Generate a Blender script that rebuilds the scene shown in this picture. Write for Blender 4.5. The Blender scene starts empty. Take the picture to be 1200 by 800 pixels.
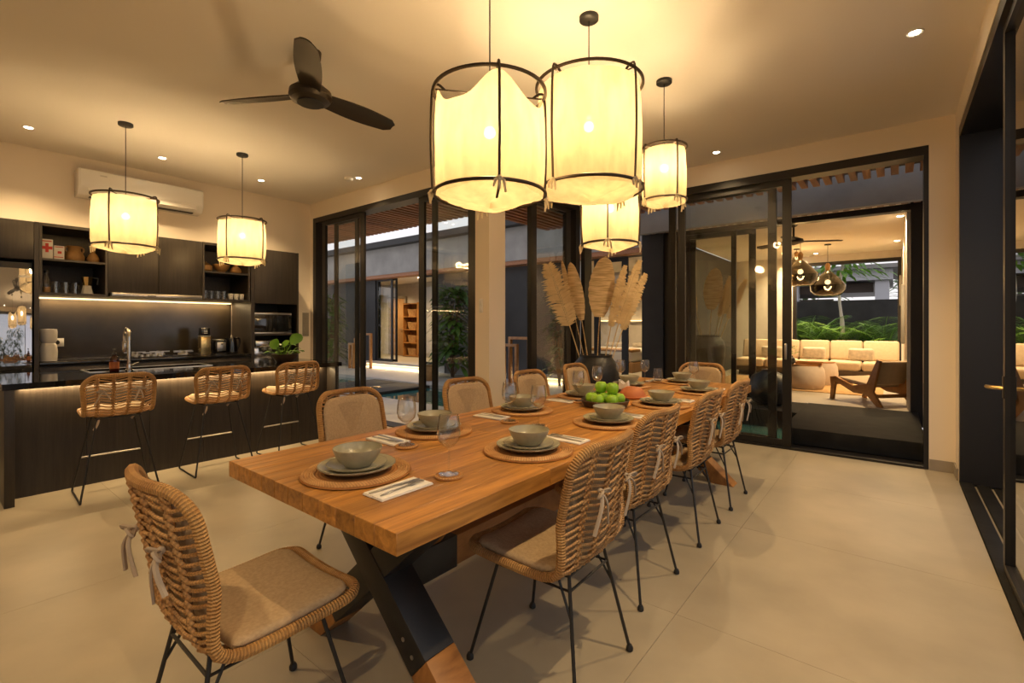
import bpy, bmesh, math, random
from mathutils import Vector, Matrix
random.seed(7)
SC = bpy.context.scene
COL = SC.collection
PI = math.pi

# ------------------------------------------------------------------ camera, world, exposure
TH = math.radians(38.7); CH = 1.32; FPX = 560.0; HOR = 380.5
cd = bpy.data.cameras.new('camera'); cd.sensor_width = 36.0; cd.lens = FPX / 1200 * 36.0
cd.shift_y = -(400 - HOR) / 1200.0; cd.clip_start = 0.02
cam = bpy.data.objects.new('camera', cd); COL.objects.link(cam)
cam.location = (0, 0, CH); cam.rotation_euler = (PI / 2, 0, TH)
SC.camera = cam
SC.view_settings.view_transform = 'Standard'; SC.view_settings.look = 'None'
SC.view_settings.gamma = 1.0; SC.view_settings.use_curve_mapping = False
SC.view_settings.exposure = 1.0
W = bpy.data.worlds.new('dusk_sky'); SC.world = W; W.use_nodes = True
wn = W.node_tree; bg = wn.nodes['Background']
tc = wn.nodes.new('ShaderNodeTexCoord'); sx = wn.nodes.new('ShaderNodeSeparateXYZ'); rp = wn.nodes.new('ShaderNodeValToRGB')
wn.links.new(tc.outputs['Generated'], sx.inputs[0]); wn.links.new(sx.outputs['Z'], rp.inputs[0]); wn.links.new(rp.outputs[0], bg.inputs[0])
rp.color_ramp.elements[0].position = 0.0; rp.color_ramp.elements[0].color = (0.84, 0.80, 0.80, 1)
rp.color_ramp.elements[1].position = 0.45; rp.color_ramp.elements[1].color = (0.50, 0.50, 0.56, 1)
bg.inputs[1].default_value = 0.72
WARM = (1.0, 0.69, 0.345)
SC.cycles.max_bounces = 9; SC.cycles.diffuse_bounces = 5; SC.cycles.glossy_bounces = 5
SC.cycles.transparent_max_bounces = 24; SC.cycles.transmission_bounces = 6
SC.cycles.caustics_reflective = False; SC.cycles.caustics_refractive = False
SC.cycles.sample_clamp_indirect = 4.0

# ------------------------------------------------------------------ pixel helpers: a pixel is a direction, a plane it touches gives the distance
FW = (-math.sin(TH), math.cos(TH)); RT = (math.cos(TH), math.sin(TH))
def ray(x, y):
    t = (x - 600) / FPX
    return (FW[0] + RT[0] * t, FW[1] + RT[1] * t, -(y - HOR) / FPX)
def onz(x, y, z):
    r = ray(x, y); k = (z - CH) / r[2]; return Vector((r[0] * k, r[1] * k, z))
def onx(x, y, X):
    r = ray(x, y); k = X / r[0]; return Vector((X, r[1] * k, CH + r[2] * k))
def ony(x, y, Y):
    r = ray(x, y); k = Y / r[1]; return Vector((r[0] * k, Y, CH + r[2] * k))

# ------------------------------------------------------------------ mesh builder
def cat(pts, n, closed=False):
    """Catmull-Rom through pts, n samples per span"""
    P = [Vector(p) for p in pts]; out = []; m = len(P)
    rng = range(m) if closed else range(m - 1)
    for i in rng:
        if closed: a, b, c, d = P[i - 1], P[i], P[(i + 1) % m], P[(i + 2) % m]
        else: a, b, c, d = P[max(i - 1, 0)], P[i], P[i + 1], P[min(i + 2, m - 1)]
        for k in range(n):
            t = k / n
            out.append(0.5 * ((2 * b) + (c - a) * t + (2 * a - 5 * b + 4 * c - d) * t * t + (3 * b - a - 3 * c + d) * t ** 3))
    if not closed: out.append(P[-1].copy())
    return out

class MB:
    def __init__(s): s.v = []; s.f = []; s.uv = []
    def add(s, vs, fs, uvs=None):
        o = len(s.v); s.v += [tuple(v) for v in vs]
        for i, f in enumerate(fs):
            s.f.append([k + o for k in f]); s.uv.append(uvs[i] if uvs else [(0, 0)] * len(f))
        return s
    def box(s, x0, x1, y0, y1, z0, z1):
        vs = [(x0, y0, z0), (x1, y0, z0), (x1, y1, z0), (x0, y1, z0), (x0, y0, z1), (x1, y0, z1), (x1, y1, z1), (x0, y1, z1)]
        return s.add(vs, [(0, 3, 2, 1), (4, 5, 6, 7), (0, 1, 5, 4), (1, 2, 6, 5), (2, 3, 7, 6), (3, 0, 4, 7)])
    def beam(s, p, q, w, h, up=(0, 0, 1)):
        p = Vector(p); q = Vector(q); d = (q - p).normalized(); u = Vector(up)
        if abs(d.dot(u)) > 0.98: u = Vector((1, 0, 0))
        sd = d.cross(u).normalized() * (w / 2); u = sd.cross(d).normalized() * (h / 2)
        vs = [c + a * sd + b * u for c in (p, q) for a, b in ((-1, -1), (1, -1), (1, 1), (-1, 1))]
        return s.add(vs, [(0, 3, 2, 1), (4, 5, 6, 7), (0, 1, 5, 4), (1, 2, 6, 5), (2, 3, 7, 6), (3, 0, 4, 7)])
    def tube(s, pts, r, n=6, closed=False, caps=True, flat=1.0, up=None):
        P = [Vector(p) for p in pts]; m = len(P); rr = r if isinstance(r, (list, tuple)) else [r] * m
        vs = []; L = [0.0]
        for i in range(1, m): L.append(L[-1] + (P[i] - P[i - 1]).length)
        tot = L[-1] + ((P[0] - P[-1]).length if closed else 0)
        ref = None
        for i in range(m):
            if closed: t = P[(i + 1) % m] - P[i - 1]
            else: t = P[min(i + 1, m - 1)] - P[max(i - 1, 0)]
            if t.length < 1e-9: t = Vector((0, 0, 1))
            t.normalize()
            if ref is None:
                ref = Vector(up) if up else (Vector((0, 0, 1)) if abs(t.z) < 0.9 else Vector((1, 0, 0)))
            a = ref - t * ref.dot(t)
            if a.length < 1e-6: a = t.orthogonal()
            a.normalize(); b = t.cross(a); ref = a
            for k in range(n):
                an = 2 * PI * k / n
                vs.append(P[i] + a * (math.cos(an) * rr[i]) + b * (math.sin(an) * rr[i] * flat))
        fs = []; us = []
        for i in range(m if closed else m - 1):
            j = (i + 1) % m; l0 = L[i]; l1 = L[j] if j else tot
            for k in range(n):
                k2 = (k + 1) % n
                fs.append((i * n + k, i * n + k2, j * n + k2, j * n + k))
                us.append([(l0, k / n), (l0, (k + 1) / n), (l1, (k + 1) / n), (l1, k / n)])
        if caps and not closed:
            fs.append(tuple(range(n - 1, -1, -1))); us.append([(0, 0)] * n)
            fs.append(tuple((m - 1) * n + k for k in range(n))); us.append([(0, 0)] * n)
        return s.add(vs, fs, us)
    def lathe(s, prof, n=24, c=(0, 0, 0), sx=1, sy=1):
        vs = []; fs = []; us = []; m = len(prof)
        for r, z in prof:
            for k in range(n):
                a = 2 * PI * k / n; vs.append((c[0] + r * math.cos(a) * sx, c[1] + r * math.sin(a) * sy, c[2] + z))
        for i in range(m - 1):
            for k in range(n):
                k2 = (k + 1) % n; fs.append((i * n + k, i * n + k2, (i + 1) * n + k2, (i + 1) * n + k))
                us.append([(k / n, i / m), ((k + 1) / n, i / m), ((k + 1) / n, (i + 1) / m), (k / n, (i + 1) / m)])
        if prof[0][0] > 1e-5: fs.append(tuple(range(n - 1, -1, -1))); us.append([(0, 0)] * n)
        if prof[-1][0] > 1e-5: fs.append(tuple((m - 1) * n + k for k in range(n))); us.append([(0, 0)] * n)
        return s.add(vs, fs, us)
    def ball(s, c, r, n=12, m=8, sx=1, sy=1, sz=1):
        pr = [(r * math.sin(PI * i / m) * 1.0, -r * sz * math.cos(PI * i / m)) for i in range(m + 1)]
        pr[0] = (0, -r * sz); pr[-1] = (0, r * sz)
        return s.lathe(pr, n, c, sx, sy)
    def prism(s, poly, a0, a1, fn):
        """poly in 2-D, extruded from a0 to a1; fn(u, v, a) -> point"""
        n = len(poly); vs = [fn(u, v, a0) for u, v in poly] + [fn(u, v, a1) for u, v in poly]
        return s.add(vs, [tuple(range(n - 1, -1, -1)), tuple(range(n, 2 * n))] + [(i, (i + 1) % n, n + (i + 1) % n, n + i) for i in range(n)])
    def loft(s, rings, cap0=True, cap1=True):
        n = len(rings[0]); vs = [p for r in rings for p in r]; fs = []
        for i in range(len(rings) - 1):
            for k in range(n):
                k2 = (k + 1) % n; fs.append((i * n + k, i * n + k2, (i + 1) * n + k2, (i + 1) * n + k))
        if cap0: fs.append(tuple(range(n - 1, -1, -1)))
        if cap1: fs.append(tuple((len(rings) - 1) * n + k for k in range(n)))
        return s.add(vs, fs)
    def grid(s, fn, nu, nv, wrap=False):
        vs = [fn(i / nu, j / nv) for j in range(nv + 1) for i in range(nu + (0 if wrap else 1))]
        w = nu if wrap else nu + 1; fs = []; us = []
        for j in range(nv):
            for i in range(nu):
                i2 = (i + 1) % w
                fs.append((j * w + i, j * w + i2, (j + 1) * w + i2, (j + 1) * w + i))
                us.append([(i / nu, j / nv), ((i + 1) / nu, j / nv), ((i + 1) / nu, (j + 1) / nv), (i / nu, (j + 1) / nv)])
        return s.add(vs, fs, us)
    def build(s, name, mat, parent=None, bevel=0, segs=2, smooth=True, ang=38, loc=None, rz=0, recalc=True):
        me = bpy.data.meshes.new(name); me.from_pydata(s.v, [], s.f)
        ul = me.uv_layers.new(name='UVMap'); flat = [c for f in s.uv for uv in f for c in uv]
        if len(flat) == 2 * len(me.loops): ul.data.foreach_set('uv', flat)
        if bevel or recalc:
            bm = bmesh.new(); bm.from_mesh(me)
            if recalc: bmesh.ops.recalc_face_normals(bm, faces=bm.faces)
            if bevel:
                es = [e for e in bm.edges if len(e.link_faces) == 2 and e.calc_face_angle(0) > 0.5]
                bmesh.ops.bevel(bm, geom=es, offset=bevel, segments=segs, profile=0.5, affect='EDGES', clamp_overlap=True)
            bm.to_mesh(me); bm.free()
        if smooth:
            me.polygons.foreach_set('use_smooth', [True] * len(me.polygons))
            me.set_sharp_from_angle(angle=math.radians(ang))
        me.materials.append(mat if not isinstance(mat, str) else M[mat]); me.update()
        o = bpy.data.objects.new(name, me); COL.objects.link(o)
        if parent: o.parent = parent
        if loc is not None: o.location = loc
        o.rotation_euler = (0, 0, rz)
        return o

def tag(o, label, cat_, group=None):
    o['label'] = label; o['category'] = cat_
    if group: o['group'] = group
    return o
def thing(name, label, cat_, loc=(0, 0, 0), rz=0, group=None):
    o = bpy.data.objects.new(name, None); COL.objects.link(o); o.empty_display_size = 0.1
    o.location = loc; o.rotation_euler = (0, 0, rz); return tag(o, label, cat_, group)
def struct(o): o['kind'] = 'structure'; return o
def sroot(name, loc=(0, 0, 0)):
    o = bpy.data.objects.new(name, None); COL.objects.link(o); o.location = loc; return struct(o)
def sbox(name, mat, *b, bevel=0, parent=None):
    o = MB().box(*b).build(name, mat, parent, bevel=bevel, smooth=False)
    return struct(o) if parent is None else o
def kids(o): return [c for c in bpy.data.objects if c.parent == o]
def dup(root, loc, rz=0.0, label=None, group=None):
    r = root.copy(); COL.objects.link(r); r.location = loc; r.rotation_euler = (0, 0, rz)
    if label: r['label'] = label
    if group: r['group'] = group
    for ch in kids(root):
        c = ch.copy(); COL.objects.link(c); c.parent = r
        for g in kids(ch):
            d = g.copy(); COL.objects.link(d); d.parent = c
    return r
def light(name, kind, loc, energy, color=WARM, parent=None, size=0.05, spot=None, rot=None, blend=0.6):
    L = bpy.data.lights.new(name, kind); L.energy = energy; L.color = color
    if kind in ('POINT', 'SPOT'): L.shadow_soft_size = size
    if kind == 'SPOT': L.spot_size = math.radians(spot); L.spot_blend = blend
    if kind == 'AREA': L.shape = 'RECTANGLE'; L.size = size[0]; L.size_y = size[1]
    o = bpy.data.objects.new(name, L); COL.objects.link(o); o.location = loc
    if rot: o.rotation_euler = rot
    if parent: o.parent = parent
    return o

# ------------------------------------------------------------------ materials
M = {}
def nodes(name):
    m = bpy.data.materials.new(name); m.use_nodes = True; M[name] = m
    t = m.node_tree; return m, t, t.nodes, t.links, t.nodes['Principled BSDF']
def C4(c): return (c[0], c[1], c[2], 1)
def plain(name, col, rough=0.5, metal=0.0, var=0.0, scale=8.0, bump=0.0, bscale=60.0, stretch=None, spec=0.5, coat=0.0, coord='Object'):
    m, t, N, L, b = nodes(name)
    b.inputs['Base Color'].default_value = C4(col); b.inputs['Roughness'].default_value = rough
    b.inputs['Metallic'].default_value = metal; b.inputs['Specular IOR Level'].default_value = spec
    b.inputs['Coat Weight'].default_value = coat; b.inputs['Coat Roughness'].default_value = 0.08
    if var or bump:
        tcn = N.new('ShaderNodeTexCoord'); mp = N.new('ShaderNodeMapping'); L.new(tcn.outputs[coord], mp.inputs[0])
        if stretch: mp.inputs['Scale'].default_value = stretch
        if var:
            nz = N.new('ShaderNodeTexNoise'); nz.inputs['Scale'].default_value = scale; nz.inputs['Detail'].default_value = 5
            L.new(mp.outputs[0], nz.inputs[0]); cr = N.new('ShaderNodeValToRGB'); L.new(nz.outputs[0], cr.inputs[0])
            cr.color_ramp.elements[0].position = 0.3; cr.color_ramp.elements[1].position = 0.7
            cr.color_ramp.elements[0].color = C4([max(0, c * (1 - var)) for c in col]); cr.color_ramp.elements[1].color = C4([min(1, c * (1 + var)) for c in col])
            L.new(cr.outputs[0], b.inputs['Base Color'])
        if bump:
            n2 = N.new('ShaderNodeTexNoise'); n2.inputs['Scale'].default_value = bscale; n2.inputs['Detail'].default_value = 3
            L.new(mp.outputs[0], n2.inputs[0]); bp = N.new('ShaderNodeBump'); bp.inputs['Strength'].default_value = bump; bp.inputs['Distance'].default_value = 0.01
            L.new(n2.outputs[0], bp.inputs['Height']); L.new(bp.outputs[0], b.inputs['Normal'])
    return m
def wood(name, c1, c2, stretch, rough=0.45, scale=5.0, rand=0.25, bump=0.12, coat=0.0, bands=1.0):
    m, t, N, L, b = nodes(name)
    tcn = N.new('ShaderNodeTexCoord'); mp = N.new('ShaderNodeMapping'); L.new(tcn.outputs['Object'], mp.inputs[0])
    mp.inputs['Scale'].default_value = stretch
    oi = N.new('ShaderNodeObjectInfo'); mt = N.new('ShaderNodeMath'); mt.operation = 'MULTIPLY'; mt.inputs[1].default_value = 37.0
    L.new(oi.outputs['Random'], mt.inputs[0]); cx = N.new('ShaderNodeCombineXYZ')
    for k in range(3): L.new(mt.outputs[0], cx.inputs[k])
    L.new(cx.outputs[0], mp.inputs['Location'])
    nz = N.new('ShaderNodeTexNoise'); nz.inputs['Scale'].default_value = scale; nz.inputs['Detail'].default_value = 8; nz.inputs['Roughness'].default_value = 0.62
    nz.inputs['Distortion'].default_value = 0.6; L.new(mp.outputs[0], nz.inputs[0])
    cr = N.new('ShaderNodeValToRGB'); cr.color_ramp.elements[0].position = 0.28; cr.color_ramp.elements[1].position = 0.72
    cr.color_ramp.elements[0].color = C4(c2); cr.color_ramp.elements[1].color = C4(c1); L.new(nz.outputs[0], cr.inputs[0])
    hs = N.new('ShaderNodeHueSaturation'); L.new(cr.outputs[0], hs.inputs['Color'])
    mr = N.new('ShaderNodeMapRange'); mr.inputs['To Min'].default_value = 1 - rand; mr.inputs['To Max'].default_value = 1 + rand
    L.new(oi.outputs['Random'], mr.inputs['Value']); L.new(mr.outputs[0], hs.inputs['Value'])
    L.new(hs.outputs[0], b.inputs['Base Color']); b.inputs['Roughness'].default_value = rough
    b.inputs['Coat Weight'].default_value = coat; b.inputs['Coat Roughness'].default_value = 0.25
    bp = N.new('ShaderNodeBump'); bp.inputs['Strength'].default_value = bump; bp.inputs['Distance'].default_value = 0.004
    L.new(nz.outputs[0], bp.inputs['Height']); L.new(bp.outputs[0], b.inputs['Normal'])
    return m
def emit(name, col, strength):
    m, t, N, L, b = nodes(name); N.remove(b); e = N.new('ShaderNodeEmission'); e.inputs[0].default_value = C4(col); e.inputs[1].default_value = strength
    L.new(e.outputs[0], N['Material Output'].inputs[0]); return m
def pane(name, tint=(0.93, 0.96, 0.94), boost=1.0, rough=0.0):
    m, t, N, L, b = nodes(name); N.remove(b)
    tr = N.new('ShaderNodeBsdfTransparent'); tr.inputs[0].default_value = C4(tint); gl = N.new('ShaderNodeBsdfGlossy'); gl.inputs['Roughness'].default_value = rough
    fr = N.new('ShaderNodeFresnel'); ge = N.new('ShaderNodeNewGeometry'); ir = N.new('ShaderNodeMapRange'); ir.inputs['To Min'].default_value = 1.5; ir.inputs['To Max'].default_value = 1 / 1.5
    L.new(ge.outputs['Backfacing'], ir.inputs['Value']); L.new(ir.outputs[0], fr.inputs[0]); mu = N.new('ShaderNodeMath'); mu.operation = 'MULTIPLY'; mu.use_clamp = True; mu.inputs[1].default_value = boost
    L.new(fr.outputs[0], mu.inputs[0]); mx = N.new('ShaderNodeMixShader'); L.new(mu.outputs[0], mx.inputs[0]); L.new(tr.outputs[0], mx.inputs[1]); L.new(gl.outputs[0], mx.inputs[2])
    L.new(mx.outputs[0], N['Material Output'].inputs[0]); return m
def cloth(name, col, trans=0.55, clear=0.18):
    m, t, N, L, b = nodes(name); N.remove(b)
    tcn = N.new('ShaderNodeTexCoord'); nz = N.new('ShaderNodeTexNoise'); nz.inputs['Scale'].default_value = 7; nz.inputs['Detail'].default_value = 6; mpc = N.new('ShaderNodeMapping'); mpc.inputs['Scale'].default_value = (2.2, 2.2, 0.7); L.new(tcn.outputs['Object'], mpc.inputs[0]); L.new(mpc.outputs[0], nz.inputs[0])
    cr = N.new('ShaderNodeValToRGB'); cr.color_ramp.elements[0].position = 0.35; cr.color_ramp.elements[1].position = 0.65; cr.color_ramp.elements[0].color = C4([c * 0.80 for c in col]); cr.color_ramp.elements[1].color = C4(col); L.new(nz.outputs[0], cr.inputs[0])
    df = N.new('ShaderNodeBsdfDiffuse'); tl = N.new('ShaderNodeBsdfTranslucent'); tp = N.new('ShaderNodeBsdfTransparent')
    L.new(cr.outputs[0], df.inputs[0]); L.new(cr.outputs[0], tl.inputs[0]); tp.inputs[0].default_value = (1, 0.93, 0.8, 1)
    m1 = N.new('ShaderNodeMixShader'); m1.inputs[0].default_value = trans; L.new(df.outputs[0], m1.inputs[1]); L.new(tl.outputs[0], m1.inputs[2])
    m2 = N.new('ShaderNodeMixShader'); m2.inputs[0].default_value = clear; L.new(m1.outputs[0], m2.inputs[1]); L.new(tp.outputs[0], m2.inputs[2])
    L.new(m2.outputs[0], N['Material Output'].inputs[0]); return m
def leafmat(name, c1, c2, rough=0.5, trans=0.25, stretch=(1, 1, 1)):
    m, t, N, L, b = nodes(name)
    tcn = N.new('ShaderNodeTexCoord'); nz = N.new('ShaderNodeTexNoise'); nz.inputs['Scale'].default_value = 4.0; mpl = N.new('ShaderNodeMapping'); mpl.inputs['Scale'].default_value = stretch; L.new(tcn.outputs['Object'], mpl.inputs[0]); L.new(mpl.outputs[0], nz.inputs[0])
    cr = N.new('ShaderNodeValToRGB'); cr.color_ramp.elements[0].position = 0.35; cr.color_ramp.elements[1].position = 0.65
    cr.color_ramp.elements[0].color = C4(c1); cr.color_ramp.elements[1].color = C4(c2); L.new(nz.outputs[0], cr.inputs[0]); L.new(cr.outputs[0], b.inputs['Base Color'])
    b.inputs['Roughness'].default_value = rough
    tl = N.new('ShaderNodeBsdfTranslucent'); L.new(cr.outputs[0], tl.inputs[0]); mx = N.new('ShaderNodeMixShader'); mx.inputs[0].default_value = trans
    L.new(b.outputs[0], mx.inputs[1]); L.new(tl.outputs[0], mx.inputs[2]); L.new(mx.outputs[0], N['Material Output'].inputs[0]); return m
def rattan(name, c1, c2, wscale=95.0, bump=0.8):
    m, t, N, L, b = nodes(name)
    tcn = N.new('ShaderNodeTexCoord'); wv = N.new('ShaderNodeTexWave'); wv.bands_direction = 'X'; wv.inputs['Scale'].default_value = wscale; wv.inputs['Distortion'].default_value = 1.5
    wv.inputs['Detail'].default_value = 1; L.new(tcn.outputs['UV'], wv.inputs[0])
    nz = N.new('ShaderNodeTexNoise'); nz.inputs['Scale'].default_value = 14; nz.inputs['Detail'].default_value = 4; L.new(tcn.outputs['Object'], nz.inputs[0])
    cr = N.new('ShaderNodeValToRGB'); cr.color_ramp.elements[0].position = 0.3; cr.color_ramp.elements[1].position = 0.7
    cr.color_ramp.elements[0].color = C4(c2); cr.color_ramp.elements[1].color = C4(c1); L.new(nz.outputs[0], cr.inputs[0])
    mx = N.new('ShaderNodeMixRGB'); mx.blend_type = 'MULTIPLY'; mx.inputs[0].default_value = 0.35; L.new(cr.outputs[0], mx.inputs[1]); L.new(wv.outputs[0], mx.inputs[2])
    L.new(mx.outputs[0], b.inputs['Base Color']); b.inputs['Roughness'].default_value = 0.55
    bp = N.new('ShaderNodeBump'); bp.inputs['Strength'].default_value = bump; bp.inputs['Distance'].default_value = 0.004; L.new(wv.outputs[0], bp.inputs['Height']); L.new(bp.outputs[0], b.inputs['Normal'])
    return m
def weave(name, c1, c2, scale=150.0, ring=False, rough=0.8):
    """woven fabric, or concentric coils when ring"""
    m, t, N, L, b = nodes(name)
    tcn = N.new('ShaderNodeTexCoord')
    w1 = N.new('ShaderNodeTexWave'); w1.inputs['Scale'].default_value = scale
    if ring: w1.wave_type = 'RINGS'; w1.rings_direction = 'Z'; w1.inputs['Distortion'].default_value = 0.4
    else: w1.bands_direction = 'DIAGONAL'; w1.inputs['Distortion'].default_value = 2.0
    L.new(tcn.outputs['Object'], w1.inputs[0])
    nz = N.new('ShaderNodeTexNoise'); nz.inputs['Scale'].default_value = 90 if not ring else 60; nz.inputs['Detail'].default_value = 4; L.new(tcn.outputs['Object'], nz.inputs[0])
    ad = N.new('ShaderNodeMixRGB'); ad.inputs[0].default_value = 0.6; L.new(w1.outputs[0], ad.inputs[1]); L.new(nz.outputs[0], ad.inputs[2])
    cr = N.new('ShaderNodeValToRGB'); cr.color_ramp.elements[0].position = 0.25; cr.color_ramp.elements[1].position = 0.75
    cr.color_ramp.elements[0].color = C4(c2); cr.color_ramp.elements[1].color = C4(c1); L.new(ad.outputs[0], cr.inputs[0]); L.new(cr.outputs[0], b.inputs['Base Color'])
    b.inputs['Roughness'].default_value = rough; b.inputs['Specular IOR Level'].default_value = 0.2
    bp = N.new('ShaderNodeBump'); bp.inputs['Strength'].default_value = 0.35; bp.inputs['Distance'].default_value = 0.003; L.new(ad.outputs[0], bp.inputs['Height']); L.new(bp.outputs[0], b.inputs['Normal'])
    return m

plain('paint', (0.78, 0.69, 0.57), 0.8, bump=0.04, bscale=220)
plain('ceiling_paint', (0.80, 0.75, 0.68), 0.9)
plain('skirting', (0.30, 0.26, 0.21), 0.5, var=0.08)
plain('cement_tile', (0.365, 0.315, 0.232), 0.38, var=0.16, scale=1.7, bump=0.03, bscale=35, coord='Object')
plain('joint', (0.31, 0.265, 0.195), 0.7)
plain('black_frame', (0.014, 0.0125, 0.012), 0.38, spec=0.4)
plain('black_metal', (0.012, 0.011, 0.011), 0.45)
plain('dark_bronze', (0.05, 0.035, 0.022), 0.45, metal=0.6)
pane('glass', boost=1.6)
pane('clear_glass', (0.965, 0.965, 0.955), boost=2.4)
pane('smoky_glass', (0.30, 0.25, 0.17), boost=2.0)
pane('amber_glass', (0.35, 0.12, 0.05), boost=1.6)
wood('black_oak', (0.036, 0.027, 0.020), (0.014, 0.0105, 0.008), (14, 14, 0.8), rough=0.42, scale=3.0, rand=0.06, bump=0.15)
plain('shelf_inner', (0.035, 0.028, 0.022), 0.5, var=0.2, stretch=(14, 14, 0.8))
plain('black_stone', (0.012, 0.011, 0.011), 0.06, var=0.3, scale=20, spec=0.6)
plain('slate', (0.30, 0.285, 0.265), 0.75, var=0.16, scale=2.2, bump=0.12, bscale=18)
plain('slate_dark', (0.027, 0.025, 0.0245), 0.6, var=0.2, scale=2.0, bump=0.1, bscale=14)
plain('black_stone_step', (0.013, 0.0125, 0.0125), 0.75, spec=0.15, var=0.35, scale=5, bump=0.1, bscale=30)
plain('pale_stone', (0.50, 0.47, 0.44), 0.5, var=0.08, scale=3)
plain('pool_tile', (0.10, 0.20, 0.19), 0.4, var=0.2, scale=3)
plain('splash_glass', (0.034, 0.026, 0.017), 0.16, spec=0.5, var=0.25, scale=3)
plain('white_gloss', (0.78, 0.76, 0.72), 0.25)
plain('white_matte', (0.76, 0.73, 0.68), 0.7)
plain('chrome', (0.62, 0.60, 0.57), 0.18, metal=1.0)
plain('steel', (0.55, 0.53, 0.50), 0.28, metal=1.0)
plain('brass', (0.75, 0.55, 0.25), 0.25, metal=1.0)
plain('black_gloss', (0.008, 0.008, 0.008), 0.08, spec=0.8)
plain('fridge_glass', (0.42, 0.42, 0.45), 0.03, metal=0.92)
plain('clay', (0.36, 0.20, 0.07), 0.6, var=0.2, scale=12, bump=0.2)
plain('terracotta', (0.42, 0.13, 0.04), 0.6, var=0.12, scale=10)
plain('ceramic', (0.37, 0.345, 0.245), 0.28, var=0.10, scale=30)
plain('ceramic_rim', (0.22, 0.19, 0.13), 0.35)
plain('linen', (0.80, 0.77, 0.72), 0.9, bump=0.15, bscale=260)
plain('string', (0.45, 0.36, 0.27), 0.9)
plain('apple', (0.27, 0.52, 0.03), 0.3, var=0.3, scale=5)
plain('stem_brown', (0.10, 0.055, 0.02), 0.7)
plain('bowl_wood', (0.06, 0.035, 0.018), 0.5, var=0.3, stretch=(3, 12, 12))
plain('urn_black', (0.020, 0.019, 0.020), 0.42, bump=0.35, bscale=26, stretch=(1, 1, 4))
plain('red_print', (0.55, 0.04, 0.03), 0.6)
plain('paper_white', (0.75, 0.72, 0.68), 0.6)
plain('fan_dark', (0.030, 0.022, 0.014), 0.4, metal=0.4)
plain('sofa_fabric', (0.53, 0.42, 0.30), 0.95, var=0.06, scale=20, bump=0.2, bscale=160)
plain('pillow_fabric', (0.50, 0.44, 0.36), 0.95, var=0.2, scale=16, bump=0.2, bscale=160)
plain('pouf_fabric', (0.58, 0.49, 0.42), 0.95, var=0.05, bump=0.3, bscale=90)
plain('rug', (0.46, 0.28, 0.12), 0.95, var=0.15, scale=40, bump=0.3, bscale=200)
plain('soil', (0.03, 0.02, 0.012), 0.9)
plain('concrete_floor', (0.40, 0.36, 0.30), 0.4, var=0.08, scale=2)
plain('garden_wall', (0.045, 0.043, 0.042), 0.85, var=0.25, scale=3)
plain('render_white', (0.62, 0.58, 0.53), 0.8, var=0.05)
plain('far_white', (0.70, 0.70, 0.72), 0.7)
wood('teak', (0.58, 0.275, 0.060), (0.19, 0.072, 0.012), (13, 0.8, 13), rough=0.42, scale=2.6, rand=0.20, bump=0.25, coat=0.10)
wood('teak_beam', (0.50, 0.225, 0.060), (0.20, 0.080, 0.02), (6, 1.2, 2.5), rough=0.5, scale=3.0, rand=0.12, bump=0.25)
wood('slat_wood', (0.46, 0.19, 0.075), (0.24, 0.09, 0.03), (10, 0.8, 10), rough=0.5, scale=3.0, rand=0.25)
wood('honey_wood', (0.50, 0.24, 0.065), (0.30, 0.12, 0.03), (3, 3, 3), rough=0.4, scale=3.0, rand=0.08)
wood('light_oak', (0.45, 0.27, 0.12), (0.32, 0.17, 0.07), (8, 8, 1), rough=0.5, scale=3.0, rand=0.12)
rattan('rattan_rim', (0.66, 0.37, 0.125), (0.45, 0.21, 0.06), 34.0, 1.0)
rattan('rattan_cane', (0.64, 0.365, 0.14), (0.40, 0.19, 0.06), 30.0, 0.3)
weave('cushion', (0.56, 0.415, 0.255), (0.34, 0.24, 0.14), 160.0)
weave('mat_coil', (0.47, 0.225, 0.075), (0.30, 0.125, 0.036), 26.0, ring=True, rough=0.7)
cloth('shade', (0.54, 0.45, 0.295), 0.66, 0.34)
cloth('shade_tie', (0.88, 0.80, 0.62), 0.5, 0.05)
emit('bulb', (1.0, 0.82, 0.52), 4.0)
emit('downlight_glow', (1.0, 0.82, 0.55), 22.0)
emit('strip_glow', (1.0, 0.66, 0.28), 2.2)
leafmat('dry_leaf', (0.70, 0.50, 0.24), (0.86, 0.66, 0.36), 0.8, 0.3)
leafmat('dry_leaf_brown', (0.52, 0.33, 0.14), (0.80, 0.57, 0.29), 0.8, 0.3, (1.5, 1.5, 16))
leafmat('green_leaf', (0.035, 0.095, 0.012), (0.10, 0.20, 0.03), 0.35, 0.25)
leafmat('bright_leaf', (0.10, 0.24, 0.02), (0.22, 0.40, 0.05), 0.4, 0.3)
leafmat('dark_leaf', (0.012, 0.035, 0.008), (0.035, 0.085, 0.02), 0.4, 0.2)
m, t_, N_, L_, b_ = nodes('water')
b_.inputs['Base Color'].default_value = (0.05, 0.16, 0.15, 1); b_.inputs['Roughness'].default_value = 0.04
nz_ = N_.new('ShaderNodeTexNoise'); nz_.inputs['Scale'].default_value = 3; bp_ = N_.new('ShaderNodeBump'); bp_.inputs['Strength'].default_value = 0.12
L_.new(nz_.outputs[0], bp_.inputs['Height']); L_.new(bp_.outputs[0], b_.inputs['Normal'])

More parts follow.
